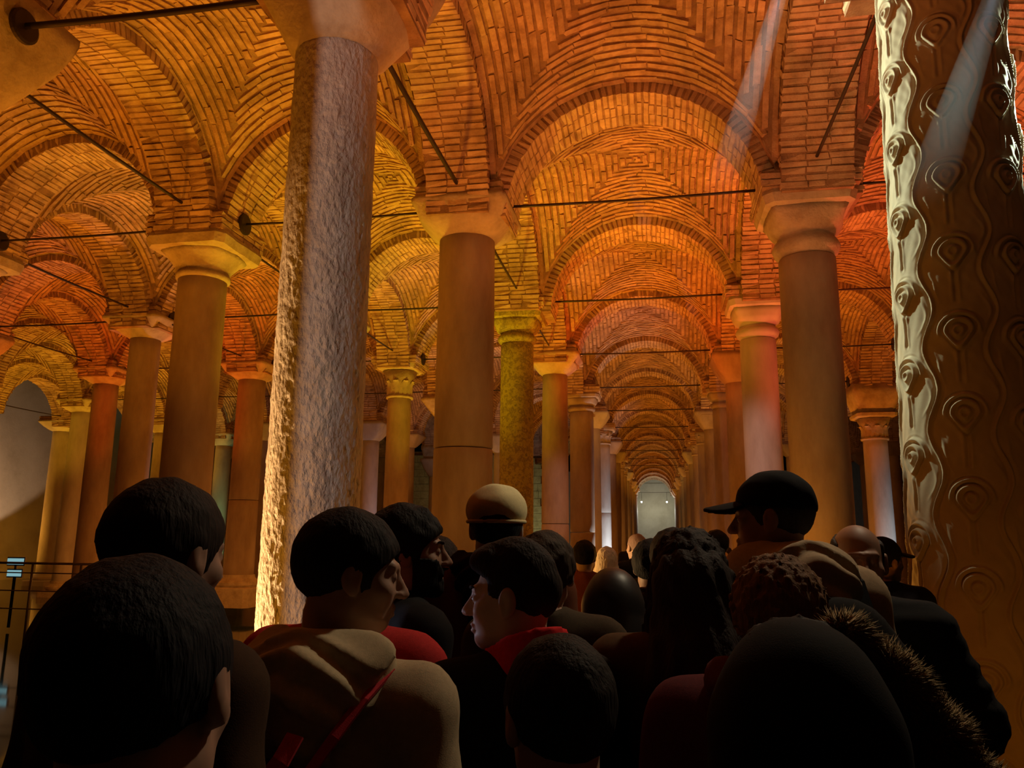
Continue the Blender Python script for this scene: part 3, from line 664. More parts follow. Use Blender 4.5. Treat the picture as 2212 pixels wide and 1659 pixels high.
# a railing and glowing panels added for a teal glimmer at far left
rl = empty('railing', (-12.6, 14.2, -0.6), label='dark metal railing over the water at the left edge', category='railing', kind='thing')
for k in range(7):
    V, F = tube([(-4.2 + k * 1.1, 0, 0), (-4.2 + k * 1.1, 0, 1.62)], 0.022, 8); obj('post', mesh('post', V, F, M['iron']), rl)
for z in (1.64, 1.45, 1.1, 0.75):
    V, F = tube([(-4.6, 0, z), (2.8, 0, z)], 0.024 if z > 1.6 else 0.012, 8); obj('rail', mesh('rail', V, F, M['iron']), rl)
M['teal'] = plain('teal', (0.3, 0.6, 0.65), 0.4, emit=(0.35, 0.75, 0.85), es=0.5)
for k, (dx, dz, wd) in enumerate(((-15.6, 0.95, 0.34), (-14.9, 0.97, 0.42), (-14.9, 0.70, 0.36), (-15.6, 0.68, 0.3))):
    o = empty('glimmer_panel', (dx, 16.5, dz), label='small glowing panel added for a teal glimmer beyond the railing, %s' % ('upper outer', 'upper inner', 'lower inner', 'lower outer')[k], category='glow panel', kind='thing', group='teal glimmer panels')
    box('panel', (-wd/2, 0, -0.07), (wd/2, 0.03, 0.07), M['teal'], o); box('post', (-0.03, 0.03, -1.5 + (0.97 - dz)), (0.03, 0.06, 0), M['iron'], o); box('frame', (-wd/2 - 0.03, 0.03, -0.1), (wd/2 + 0.03, 0.07, 0.1), M['iron'], o)

# unseen fitting added behind the camera, its flags slitting light for the rough column
fl = empty('added_floodlight', (-4.5, -3.9, 3.0), label='unseen fitting on a pole added behind the camera, with flags that slit its light', category='added_floodlight', kind='thing')
V, F = tube([(0, -0.28, -3.0), (0, -0.28, 0.1)], 0.03, 8); obj('pole', mesh('pole', V, F, M['iron']), fl)
box('housing', (-0.2, -0.34, -0.16), (0.2, -0.12, 0.16), M['iron'], fl)
box('slit_flag', (-0.62, 0.5, -0.9), (0.097, 0.512, 0.9), M['iron'], fl); box('slit_flag', (0.120, 0.5, -0.9), (0.72, 0.512, 0.9), M['iron'], fl)
for z in (-0.9, 0.9):
    V, F = tube([(0, -0.2, 0), (-0.5, 0.5, z)], 0.012, 6); obj('arm', mesh('arm', V, F, M['iron']), fl)
    V, F = tube([(0, -0.2, 0), (0.5, 0.5, z)], 0.012, 6); obj('arm', mesh('arm', V, F, M['iron']), fl)

# bluish streaks: cone-shaped haze, each lit by an added spot out of view
def haze_streak(a, bq, r0, r1, energy, label):
    a, bq = Vector(a), Vector(bq); bq = bq + (bq - a) * 0.35; d = (bq - a); L_ = d.length; d.normalize()
    V, F = tube([a + d * (L_ * k / 6) for k in range(7)], [r0 + (r1 - r0) * k / 6 for k in range(7)], 20)
    if 'haze' not in M:
        mt = bpy.data.materials.new('haze'); mt.use_nodes = True; nt = mt.node_tree; nt.nodes.clear()
        o_ = nt.nodes.new('ShaderNodeOutputMaterial'); v = nt.nodes.new('ShaderNodeVolumeScatter'); v.inputs['Color'].default_value = (0.75, 0.86, 1, 1); v.inputs['Anisotropy'].default_value = 0.0
        tc = nt.nodes.new('ShaderNodeTexCoord'); sp = nt.nodes.new('ShaderNodeSeparateXYZ'); nt.links.new(tc.outputs['Generated'], sp.inputs[0])
        mr = nt.nodes.new('ShaderNodeMapRange'); mr.interpolation_type = 'SMOOTHSTEP'; nt.links.new(sp.outputs[2], mr.inputs[0]); mr.inputs[1].default_value = 0.0; mr.inputs[2].default_value = 0.85; mr.inputs[3].default_value = 0.0; mr.inputs[4].default_value = 0.8     # the haze thins out downwards
        nt.links.new(mr.outputs[0], v.inputs['Density'])
        nt.links.new(v.outputs[0], o_.inputs['Volume']); M['haze'] = mt
    obj('haze_cone', mesh('haze_cone', V, F, M['haze']), label=label, category='haze', kind='stuff')
    lamp('SPOT', a - d * 0.25, (0.66, 0.82, 1.0), energy, bq, 2 * math.degrees(math.atan(r1 / (L_ + 0.25))) * 0.9, 0.9, 0.01)
STREAKS = True
if STREAKS:
    haze_streak((1.177, 6.043, EYE + 4.608), (0.726, 6.228, EYE + 3.246), 0.05, 0.14, 120, 'bluish streak built as a lit haze cone under the near vault, left of the carved column')
    haze_streak((2.077, 4.504, EYE + 3.272), (1.717, 4.632, EYE + 2.281), 0.05, 0.14, 55, 'bluish streak built as a lit haze cone crossing the front of the carved column')

# ------------------------------------------------------------------ people: smooth implicit bodies, meshed with surface nets
def surface_nets(f, lo, hi, res):
    lo, hi = np.array(lo, float), np.array(hi, float)
    n = np.ceil((hi - lo) / res).astype(int) + 1
    ax = [lo[k] + res * np.arange(n[k]) for k in range(3)]
    X, Y, Z = np.meshgrid(*ax, indexing='ij')
    D = f(X, Y, Z).astype(np.float32)
    D[0], D[-1] = np.maximum(D[0], 1e-3), np.maximum(D[-1], 1e-3)
    D[:, 0], D[:, -1] = np.maximum(D[:, 0], 1e-3), np.maximum(D[:, -1], 1e-3)
    D[:, :, 0], D[:, :, -1] = np.maximum(D[:, :, 0], 1e-3), np.maximum(D[:, :, -1], 1e-3)
    S = D < 0
    c = np.zeros(tuple(n - 1), int)
    corners = [(i, j, k) for i in (0, 1) for j in (0, 1) for k in (0, 1)]
    sl = lambda i, j, k: (slice(i, n[0] - 1 + i), slice(j, n[1] - 1 + j), slice(k, n[2] - 1 + k))
    for q in corners: c += S[sl(*q)]
    act = (c > 0) & (c < 8)
    idx = -np.ones(act.shape, int); idx[act] = np.arange(act.sum())
    acc = np.zeros((act.sum(), 3)); cnt = np.zeros(act.sum())
    I = np.argwhere(act)
    for a in range(8):
        for bq in range(a + 1, 8):
            p, q = np.array(corners[a]), np.array(corners[bq])
            if abs(p - q).sum() != 1: continue
            da = D[tuple((I + p).T)]; db = D[tuple((I + q).T)]
            m_ = (da < 0) != (db < 0)
            t = da[m_] / (da[m_] - db[m_])
            acc[m_] += p + (q - p) * t[:, None]; cnt[m_] += 1
    V = lo + res * (I + acc / cnt[:, None])
    F = []
    for d in range(3):
        e = [0, 0, 0]; e[d] = 1
        s0 = tuple(slice(1, n[k] - 1) if k != d else slice(0, n[k] - 1) for k in range(3))
        s1 = tuple(slice(1, n[k] - 1) if k != d else slice(1, n[k]) for k in range(3))
        A, Bq = S[s0], S[s1]
        off = np.array([1 if k != d else 0 for k in range(3)])
        for flag, rev in ((A & ~Bq, False), (~A & Bq, True)):
            P = np.argwhere(flag) + off
            if not len(P): continue
            u, v = (d + 1) % 3, (d + 2) % 3
            du = np.zeros(3, int); du[u] = 1; dv = np.zeros(3, int); dv[v] = 1
            q = [idx[tuple((P - x).T)] for x in (du * 0, du, du + dv, dv)]
            q = np.stack(q[::-1] if not rev else q, 1)
            F.append(q[:, ::-1])
    return V, np.concatenate(F)
def ell(p, c, r, ax=None):
    x = [p[k] - c[k] for k in range(3)]
    if ax is not None: x = [sum(ax[k][j] * x[j] for j in range(3)) for k in range(3)]
    k0 = np.sqrt(sum((x[k] / r[k]) ** 2 for k in range(3))); 
    k1 = np.sqrt(sum((x[k] / r[k] ** 2) ** 2 for k in range(3))) + 1e-9
    return k0 * (k0 - 1) / k1
def cone(p, a, bq, ra, rb):
    a, bq = np.array(a, float), np.array(bq, float); d = bq - a; L2 = (d * d).sum() + 1e-12
    t = np.clip(sum((p[k] - a[k]) * d[k] for k in range(3)) / L2, 0, 1)
    return np.sqrt(sum((p[k] - a[k] - t * d[k]) ** 2 for k in range(3))) - (ra + (rb - ra) * t)
def smin(a, bq, k):
    h = np.clip(0.5 + 0.5 * (bq - a) / k, 0, 1); return bq + (a - bq) * h - k * h * (1 - h)
def smax(a, bq, k): return -smin(-a, -bq, k)
def wob(p, s, ph=0.0):
    return np.sin(p[0] * s + ph + 1.3 * np.sin(p[2] * s * 0.7)) * np.sin(p[1] * s * 1.1 + 2 * ph + np.sin(p[0] * s * 0.9)) * np.sin(p[2] * s * 0.9 + ph * 3)

# ---- head in its own frame: face towards +y, centre between the ears
def head_sdf(p, fem=False, detail=True, beard=False):
    X, Y, Z = p; A = abs(X); q = (A, Y, Z)
    d = ell(p, (0, -0.018, 0.032), (0.075, 0.097, 0.090))
    d = smin(d, ell(p, (0, 0.028, -0.030), (0.061, 0.066, 0.080)), 0.03)
    d = smin(d, cone(q, (0.046, 0.0, -0.062), (0.014, 0.072, -0.098), 0.021, 0.017), 0.025)
    d = smin(d, ell(p, (0, 0.078, -0.097), (0.02, 0.016, 0.016)), 0.018)
    d = smin(d, cone(p, (0, -0.022, -0.05), (0, -0.045, -0.20), 0.052 if fem else 0.057, 0.060), 0.03)
    d = smin(d, ell(q, (0.043, 0.058, -0.022), (0.02, 0.022, 0.018)), 0.02)                       # cheekbones
    d = smin(d, cone(q, (0.008, 0.088, 0.026), (0.04, 0.074, 0.026), 0.009, 0.009), 0.014)        # brow
    d = smax(d, -ell(q, (0.031, 0.099, 0.006), (0.016, 0.016, 0.011)), 0.014)                     # sockets
    d = smin(d, ell(q, (0.031, 0.077, 0.006), (0.0135, 0.0125, 0.0115)), 0.004)                   # lids
    d = smin(d, cone(p, (0, 0.086, 0.018), (0, 0.114, -0.026), 0.008, 0.0115), 0.012)             # nose
    d = smin(d, ell(q, (0.011, 0.103, -0.029), (0.009, 0.011, 0.008)), 0.007)
    d = smin(d, ell(p, (0, 0.090, -0.056), (0.024, 0.012, 0.0065)), 0.006)                        # lips
    d = smin(d, ell(p, (0, 0.089, -0.069), (0.021, 0.012, 0.0075)), 0.006)
    d = smax(d, -ell(p, (0, 0.103, -0.0625), (0.024, 0.008, 0.0022)), 0.003)
    ea = ell(q, (0.082, -0.010, 0.0), (0.012, 0.021, 0.034))
    ea = smin(ea, ell(q, (0.077, -0.002, -0.026), (0.009, 0.011, 0.012)), 0.01)
    ea = smax(ea, -ell(q, (0.096, -0.003, 0.004), (0.009, 0.011, 0.019)), 0.006)
    return smin(d, ea, 0.006)
HSC = {'short': 0.015, 'buzz': 0.007, 'thick': 0.021, 'curly': 0.035, 'long': 0.02, 'fade': 0.018, 'balding': 0.008, 'hoodhair': 0.02}
def hair_sdf(style):
    def f(X, Y, Z):
        p = (X, Y, Z); A = abs(X); o = HSC[style]
        d = ell(p, (0, -0.018, 0.032), (0.075 + o, 0.097 + o, 0.090 + o))
        if style == 'fade':                                   # flat-topped quiff, cropped sides
            d = ell(p, (0, -0.01, 0.045), (0.079, 0.104, 0.105)); d = np.minimum(d, ell(p, (0, 0.03, 0.085), (0.068, 0.075, 0.052)))
            cut = -(Z - 0.035 - np.clip((Y - 0.02) * 0.55, -0.05, 0.05))
            side = ell(p, (0, -0.02, 0.03), (0.079, 0.102, 0.09)); sc_ = -(Z + 0.035 - (Y + 0.05) * 0.3)
            d = np.minimum(np.maximum(d, cut), np.maximum(side, np.maximum(sc_, Y - 0.045)))
        elif style in ('short', 'buzz', 'thick', 'curly'):
            line = -0.066 + (np.clip(Y, -0.11, 0.1) + 0.1) * 0.52
            line = np.where(Y < 0.02, line - 0.0, line + np.clip(Y - 0.02, 0, 0.1) * 0.35)
            burn = np.where((A > 0.06) & (Y > 0.012) & (Y < 0.035), -0.03, 0)
            d = np.maximum(d, -(Z - line - burn))
        elif style == 'balding':
            line = -0.06 + (np.clip(Y, -0.11, 0.1) + 0.1) * 0.5
            d = np.maximum(d, -(Z - line)); d = np.maximum(d, Z - 0.078 + 0.35 * np.clip(Y + 0.02, -0.1, 0.2)); d = np.maximum(d, Y - 0.028)
        elif style in ('long', 'hoodhair'):
            d = np.maximum(d, np.where(Y > 0.045, -(Z - 0.055), -1))
            q = (A, Y, Z)
            L_ = -0.36 if style == 'long' else -0.2
            d = smin(d, cone(p, (0, -0.07, -0.02), (0, -0.11, L_), 0.085, 0.095), 0.04)
            d = smin(d, cone(q, (0.07, -0.02, -0.02), (0.10, -0.05, L_ + 0.03), 0.035, 0.05), 0.03)
            d = np.maximum(d, -(ell(p, (0, 0.07, -0.05), (0.066, 0.09, 0.12))))
        n_ = {'curly': 0.011, 'thick': 0.006, 'long': 0.006}.get(style, 0.003)
        d = d + n_ * wob(p, 150 if style == 'curly' else 70) + n_ * 0.5 * wob(p, 190, 1.0) 
        if style in ('long', 'hoodhair'): d = d + 0.004 * np.sin(np.arctan2(X, Y + 0.02) * 34 + 3 * np.sin(Z * 18))
        return d
    return f

# ---- clothed body for a 1.75 m figure facing +y
def arms(pose):
    S = 0.185
    if pose == 'down': return [((s*S, -0.01, 1.415), (s*0.245, -0.03, 1.13), (s*0.25, 0.05, 0.89)) for s in (-1, 1)]
    if pose == 'front': return [((s*S, -0.01, 1.415), (s*0.25, 0.0, 1.14), (s*0.12, 0.24, 1.16)) for s in (-1, 1)]
    if pose == 'akimbo': return [((s*S, -0.01, 1.415), (s*0.29, -0.03, 1.16), (s*0.22, 0.12, 1.02)) for s in (-1, 1)]
def torso_sdf(o):
    def f(p):
        q = (abs(p[0]), p[1], p[2])
        d = ell(p, (0, -0.005, 1.26), (0.175 + o, 0.115 + o, 0.24))
        d = smin(d, cone(q, (0.0, -0.015, 1.435), (0.175, -0.012, 1.415), 0.055 + o * 0.8, 0.052 + o * 0.8), 0.07)
        d = smin(d, ell(p, (0, 0.0, 1.0), (0.155 + o, 0.112 + o, 0.19)), 0.08)
        return d
    return f
def coat_sdf(pose, o=0.035, length=0.86, hood=False, puff=False, collar=True, ph=0.0):
    def f(X, Y, Z):
        p = (X, Y, Z)
        d = torso_sdf(o)(p)
        if length < 0.85: d = smin(d, cone(p, (0, 0, 0.95), (0, 0, length + 0.1), 0.17 + o * 0.5, 0.19 + o * 0.5), 0.06)
        for sh, el, wr in arms(pose):
            k = 0.012 if puff else 0.0
            a = cone(p, sh, el, 0.058 + o * 0.55, 0.050 + o * 0.55 + k); a = smin(a, cone(p, el, wr, 0.050 + o * 0.5 + k, 0.036 + o * 0.4), 0.03)
            d = smin(d, a, 0.035)
        if collar:
            cl = cone(p, (0, -0.04, 1.44), (0, -0.03, 1.53 if puff else 1.50), 0.082, 0.076); cl = np.maximum(cl, -cone(p, (0, -0.03, 1.3), (0, -0.02, 1.62), 0.055, 0.062)); d = smin(d, cl, 0.02)
        d = np.maximum(d, -(Z - length)); d = smax(d, (Z - 1.53), 0.01)
        fold = 0.006 * wob(p, 17, ph) + 0.004 * wob(p, 34, ph + 1)
        if puff: fold = 0.011 * abs(np.sin(Z * 52 + 0.5 * np.sin(X * 9))) - 0.005
        d = d + fold
        return d
    return f
def hood_sdf(ph=0.0, big=1.0):
    """a hood lying down behind the neck in soft folds"""
    def f(X, Y, Z):
        p = (X, Y, Z); A = abs(X); q = (A, Y, Z)
        d = cone(q, (0.075, 0.03, 1.475), (0.10, -0.055, 1.50), 0.034, 0.045 * big)
        d = smin(d, cone(q, (0.10, -0.055, 1.50), (0.0, -0.125, 1.495), 0.045 * big, 0.058 * big), 0.03)
        d = smin(d, cone(q, (0.05, -0.125, 1.45), (0.0, -0.15, 1.33), 0.06 * big, 0.05 * big), 0.06)
        d = np.maximum(d, -cone(p, (0, -0.01, 1.40), (0, 0.0, 1.62), 0.060, 0.070))
        d = d + 0.009 * np.sin(Z * 85 + A * 40 + ph + 2 * np.sin(Y * 40)) * np.clip((0.02 - Y) * 12, 0, 1) + 0.005 * wob(p, 45, ph)
        return d
    return f
def legs_sdf(X, Y, Z):
    p = (abs(X), Y, Z)
    d = cone(p, (0.085, 0, 0.93), (0.10, 0.015, 0.50), 0.098, 0.070); d = smin(d, cone(p, (0.10, 0.015, 0.50), (0.105, -0.01, 0.07), 0.070, 0.062), 0.03)
    d = smin(d, ell((X, Y, Z), (0, -0.01, 0.92), (0.165, 0.12, 0.12)), 0.05)
    return np.maximum(d, -(Z - 0.06)) + 0.003 * wob((X, Y, Z), 30)
def shoe_sdf(X, Y, Z):
    p = (X, Y, Z)
    d = ell(p, (0, 0.06, 0.035), (0.048, 0.135, 0.05)); d = smin(d, cone(p, (0, -0.02, 0.05), (0, -0.02, 0.10), 0.048, 0.046), 0.03)
    return smax(d, -(Z - 0.0), 0.01)
def hand_sdf(X, Y, Z):
    """right hand hanging down from the wrist at the origin: thumb towards +y, palm towards -x"""
    p = (X, Y, Z)
    d = ell(p, (0, 0.0, -0.05), (0.016, 0.042, 0.055))
    for y0, ln, bend in ((0.030, 0.078, 0.25), (0.010, 0.088, 0.3), (-0.010, 0.082, 0.35), (-0.029, 0.062, 0.4)):
        a = (0, y0, -0.092); m_ = (-0.012 * bend * 4, y0 * 1.05, -0.092 - ln * 0.48); e = (-0.03 * bend * 3, y0 * 1.05, -0.092 - ln * 0.9)
        d = smin(d, smin(cone(p, a, m_, 0.0095, 0.0085), cone(p, m_, e, 0.0085, 0.0065), 0.004), 0.005)
    d = smin(d, cone(p, (-0.004, 0.026, -0.025), (-0.014, 0.058, -0.062), 0.013, 0.010), 0.01); d = smin(d, cone(p, (-0.014, 0.058, -0.062), (-0.020, 0.062, -0.094), 0.010, 0.008), 0.004)
    return smin(d, cone(p, (0, 0, 0.03), (0, 0, -0.02), 0.026, 0.024), 0.02)
HAND = surface_nets(hand_sdf, (-0.07, -0.06, -0.2), (0.05, 0.09, 0.05), 0.006)
LEGS = surface_nets(legs_sdf, (-0.25, -0.2, 0.03), (0.25, 0.2, 1.08), 0.025)
SHOE = mesh('shoe', *surface_nets(shoe_sdf, (-0.08, -0.12, -0.02), (0.08, 0.22, 0.16), 0.014), None)
HC, CC, XC = {}, {}, {}
def rot3(yaw, pitch=0.0, roll=0.0): return np.array(Euler((pitch, roll, yaw)).to_matrix())
def body_mesh(pose, hyaw, hpitch, hroll, fem, res, hs, mat, neck=0.0):
    """skin: head, neck, trunk, arms and hands in one mesh"""
    R = rot3(hyaw, hpitch, hroll)
    if (fem, res) not in HC: HC[(fem, res)] = surface_nets(lambda X, Y, Z: head_sdf((X, Y, Z), fem), (-0.115, -0.145, -0.235), (0.115, 0.15, 0.15), res)
    V, F = HC[(fem, res)]
    pv = np.array([0, -0.02, -0.06])
    k = np.clip((V[:, 2:3] + 0.19) / 0.11, 0, 1)                     # the turn fades out down the neck
    V2 = (V - pv) @ R.T + pv
    V = (V * (1 - k) + V2 * k) * hs + np.array([0, 0.015, 1.625 + neck])
    if pose not in XC:
        def tf(X, Y, Z):
            p = (X, Y, Z); d = torso_sdf(0.0)(p)
            for sh, el, wr in arms(pose):
                d = smin(d, smin(cone(p, sh, el, 0.05, 0.041), cone(p, el, wr, 0.041, 0.027), 0.02), 0.03)
            return smin(d, cone(p, (0, -0.03, 1.40), (0, -0.03, 1.50), 0.07, 0.058), 0.05)
        XC[pose] = surface_nets(tf, (-0.42, -0.22, 0.8), (0.42, 0.34, 1.56), 0.024)
    parts = [(V, F), XC[pose]]
    for s, (sh, el, wr) in zip((-1, 1), arms(pose)):
        hv = HAND[0].copy(); d = np.array(wr) - np.array(el); d /= np.linalg.norm(d)
        if s < 0: hv[:, 0] *= -1
        z = -d; y = np.array([0, 1, 0.3]) - np.dot([0, 1, 0.3], z) * z; y /= np.linalg.norm(y); x = np.cross(y, z)
        parts.append((hv @ np.stack([x, y, z]) + np.array(wr), HAND[1] if s > 0 else HAND[1][:, ::-1]))
    VV, FF, o = [], [], 0
    for v, f in parts: VV.append(v); FF.append(f + o); o += len(v)
    return mesh('body', np.concatenate(VV), np.concatenate(FF), mat), R
def hair_mesh(style, res):
    if (style, res) not in CC:
        CC[(style, res)] = surface_nets(hair_sdf(style), (-0.19, -0.24, -0.50 if style in ('long',) else -0.3), (0.19, 0.17, 0.2), res)
    return CC[(style, res)]

SK = {}
def skinmat(col):
    if col not in SK:
        mt, nt, b, N, L = newmat('skin'); no = N('ShaderNodeTexNoise'); no.inputs['Scale'].default_value = 30; tc = N('ShaderNodeTexCoord'); L(tc.outputs['Object'], no.inputs['Vector'])
        mr = N('ShaderNodeMix'); mr.data_type = 'RGBA'; mr.inputs[6].default_value = (*[c * 0.85 for c in col], 1); mr.inputs[7].default_value = (*[min(1, c * 1.1) for c in col], 1); L(no.outputs['Fac'], mr.inputs[0]); L(mr.outputs[2], b.inputs['Base Color'])
        b.inputs['Roughness'].default_value = 0.55; b.inputs['Specular IOR Level'].default_value = 0.35; SK[col] = mt
    return SK[col]
def hairmat(col):
    k = ('h',) + col
    if k not in SK:
        mt, nt, b, N, L = newmat('hair'); tc = N('ShaderNodeTexCoord'); mp = N('ShaderNodeMapping'); mp.inputs['Scale'].default_value = (140, 140, 22); L(tc.outputs['Object'], mp.inputs[0])
        no = N('ShaderNodeTexNoise'); no.inputs['Scale'].default_value = 1.0; no.inputs['Detail'].default_value = 3; L(mp.outputs[0], no.inputs['Vector'])
        mr = N('ShaderNodeMix'); mr.data_type = 'RGBA'; mr.inputs[6].default_value = (*[c * 0.6 for c in col], 1); mr.inputs[7].default_value = (*[min(1, c * 1.5) for c in col], 1); L(no.outputs['Fac'], mr.inputs[0]); L(mr.outputs[2], b.inputs['Base Color'])
        bp = N('ShaderNodeBump'); bp.inputs['Strength'].default_value = 0.7; bp.inputs['Distance'].default_value = 0.006; L(no.outputs['Fac'], bp.inputs['Height']); L(bp.outputs[0], b.inputs['Normal'])
        b.inputs['Roughness'].default_value = 0.75; b.inputs['Specular IOR Level'].default_value = 0.2; SK[k] = mt
    return SK[k]
def clothmat(name, col, rough=0.9):
    k = (name, col)
    if k not in SK: SK[k] = plain(name, col, rough, 0, 0.12, 420, 0.15, var=0.2)
    return SK[k]
BLACK = (0.010, 0.009, 0.010); NAVY = (0.012, 0.014, 0.022)
SKINS = {'m': (0.46, 0.27, 0.19), 'l': (0.58, 0.38, 0.29), 'd': (0.36, 0.20, 0.13)}
def person(x, y, H, yaw, label, hair=('short', (0.012, 0.008, 0.007)), coat=BLACK, pose='down', hyaw=0, hpitch=0, hroll=0, fem=False, skin='m', detail=0.0065, head_scale=1.0, neck=0.0, coatkw=None, coatname='jacket', trousers=(0.015, 0.015, 0.02), group=None, eyes=False, head_only=None):
    """yaw: 0 faces along the aisle away from the camera, positive turns left"""
    s = H / 1.75
    o = empty('person', (x, y, 0), yaw, label=label, category='person', kind='thing')
    if group: o['group'] = group
    o.scale = (s, s, s)
    me, R = body_mesh(pose, hyaw, hpitch, hroll, fem, detail, head_scale, skinmat(SKINS[skin]), neck)
    bd = obj('body', me, o)
    hc = np.array([0, 0.015, 1.625 + neck]); pv = np.array([0, -0.02, -0.06]) * head_scale
    def to_head(V): return ((V * head_scale - pv) @ R.T + pv) + hc
    o_ = {'root': o, 'to_head': to_head, 's': s, 'R': R}
    if hair:
        V, F = hair_mesh(hair[0], 0.012 if detail > 0.008 else 0.0085)
        obj('hair', mesh('hair', to_head(V), F, hairmat(hair[1])), o)
    if eyes:
        em = SK.setdefault('eye', plain('eye_white', (0.7, 0.66, 0.6), 0.25, bscale=10)); pm = SK.setdefault('pupil', plain('pupil', (0.02, 0.012, 0.01), 0.2, bscale=10))
        bm_ = hairmat((0.012, 0.008, 0.007))
        for sx in (-1, 1):
            V, F = superloft([(-0.0105, 0.002, 0), (-0.008, 0.007, 0), (0, 0.0105, 0), (0.008, 0.007, 0), (0.0105, 0.002, 0)], 14)
            e = obj('eye', mesh('eye', to_head(V + np.array([sx * 0.031, 0.0795, 0.005])), F, em), o)
            V, F = superloft([(0, 0.0052, 0), (0.0022, 0.004, 0), (0.003, 0.001, 0)], 12)
            V = np.stack([V[:, 0], V[:, 2], V[:, 1]], 1) + np.array([sx * 0.031, 0.0877, 0.005])
            obj('pupil', mesh('pupil', to_head(V), F, pm), e)
            V, F = tube([(sx * (0.012 + 0.034 * k / 5), 0.0965 - 0.016 * (k / 5) ** 2, 0.027 + 0.006 * math.sin(k / 5 * 2.4)) for k in range(6)], [0.003, 0.0045, 0.0045, 0.004, 0.003, 0.0015], 6)
            obj('eyebrow', mesh('eyebrow', to_head(np.array(V)), F, bm_), o)
    ck = dict(coatkw or {}); key = (pose, tuple(sorted(ck.items())))
    if ('c', key) not in XC:
        XC[('c', key)] = surface_nets(coat_sdf(pose, **ck), (-0.5, -0.26, ck.get('length', 0.86) - 0.03), (0.5, 0.38, 1.56), 0.018 if ck.get('ph') else 0.02)
    V, F = XC[('c', key)]
    jk = obj(coatname, mesh(coatname, V, F, clothmat(coatname, coat)), o); o_['coat'] = jk
    tr = mesh('trousers', *LEGS, clothmat('trousers', trousers)); obj('trousers', tr, o)
    for sx in (-1, 1):
        q = obj('shoe', SHOE, o, (sx * 0.105, -0.02, 0)); 
    return o_
SHOE.materials.append(plain('shoe_leather', (0.02, 0.018, 0.016), 0.5))
def add_part(P, name, V, F, mat, parent=None, head=False, **kw):
    V = np.array([tuple(v) for v in V])
    return obj(name, mesh(name, P['to_head'](V) if head else V, F, mat), parent or P['root'], **kw)
def cap_part(P, col, brim=True, back=False, label=None):
    def f(X, Y, Z):
        p = (X, Y, Z); d = ell(p, (0, -0.016, 0.045), (0.090, 0.112, 0.098)); d = np.maximum(d, -(Z - 0.036 - Y * 0.12)); return d + 0.002 * wob(p, 60)
    V, F = surface_nets(f, (-0.12, -0.15, -0.02), (0.12, 0.13, 0.17), 0.009)
    m_ = clothmat('cap_cloth', col); c = add_part(P, 'cap', V, F, m_, head=True)
    if brim:
        def g(X, Y, Z):
            p = (X, Y, Z); d = ell(p, (0, 0.105, 0.036), (0.074, 0.085, 0.05)); sh = abs(Z - 0.040 - 0.012 + 5.0 * X * X * 0.9 + (Y - 0.09) * 0.18) - 0.006
            return np.maximum(np.maximum(d, sh), -(Y - 0.06))
        V, F = surface_nets(g, (-0.1, 0.04, -0.03), (0.1, 0.21, 0.1), 0.006)
        add_part(P, 'brim', V, F, m_, parent=c, head=True)
    return c

HBK = (0.010, 0.008, 0.008); HBR = (0.035, 0.020, 0.012); HDB = (0.02, 0.012, 0.009)
# nearest the camera
P = person(-0.470, 0.68, 1.65, 0.12, 'person with a big round dark head and red-lit ears, close at lower left', ('short', (0.008, 0.008, 0.011)), (0.10, 0.095, 0.10), hroll=-0.13, hpitch=-0.16, head_scale=1.0, skin='m', coatkw=dict(ph=0.4))
P = person(-0.86, 1.27, 1.765, -0.35, 'dark-haired person standing behind the big round dark head at left', ('short', HDB), (0.06, 0.03, 0.015), hyaw=0.05, hpitch=-0.1, coatkw=dict(ph=0.7))
# boy in the beige hooded jacket
P = person(-0.63, 1.53, 1.675, -0.12, 'boy in beige hooded jacket wearing a dark drawstring bag with red straps', ('short', (0.014, 0.010, 0.010)), (0.50, 0.385, 0.24), hyaw=-0.95, hpitch=-0.12, skin='m', detail=0.0055, neck=0.048, head_scale=1.02, coatkw=dict(ph=1.1, o=0.045))
V, F = surface_nets(hood_sdf(0.6, 1.25), (-0.24, -0.27, 1.22), (0.24, 0.12, 1.64), 0.0095)
add_part(P, 'hood', V, F, clothmat('hood_cloth', (0.56, 0.44, 0.27)))
s = P['s']
bg = empty('backpack', (-0.63, 1.53, 0), -0.12, label='dark drawstring bag with red straps on the beige jacket back', category='bag', kind='thing')
bg.scale = (s, s, s)
red = clothmat('red_webbing', (0.62, 0.045, 0.06))
def sack(X, Y, Z):
    p = (X, Y, Z); d = ell(p, (-0.01, -0.20, 1.14), (0.17, 0.075, 0.22)); return d + 0.006 * wob(p, 26, 0.3)
obj('bag', mesh('bag', *surface_nets(sack, (-0.22, -0.32, 0.88), (0.2, -0.1, 1.4), 0.018), clothmat('bag_cloth', (0.03, 0.022, 0.022))), bg)
def strip(pts, wd, th=0.006, nrm=(0, -1, 0.25)):
    pts = [Vector(p) for p in pts]; V = []; nrm = Vector(nrm).normalized()
    for i, p in enumerate(pts):
        t = (pts[min(i+1, len(pts)-1)] - pts[max(i-1, 0)]).normalized(); sd = t.cross(nrm).normalized() * wd / 2; nn = sd.cross(t).normalized() * th
        V += [p - sd, p + sd, p + sd + nn, p - sd + nn]
    F = [tuple(i*4 + k for k in q) for i in range(len(pts)-1) for q in ((0,1,5,4), (1,2,6,5), (2,3,7,6), (3,0,4,7))] + [(3,2,1,0), tuple((len(pts)-1)*4 + k for k in (0,1,2,3))]
    return V, F
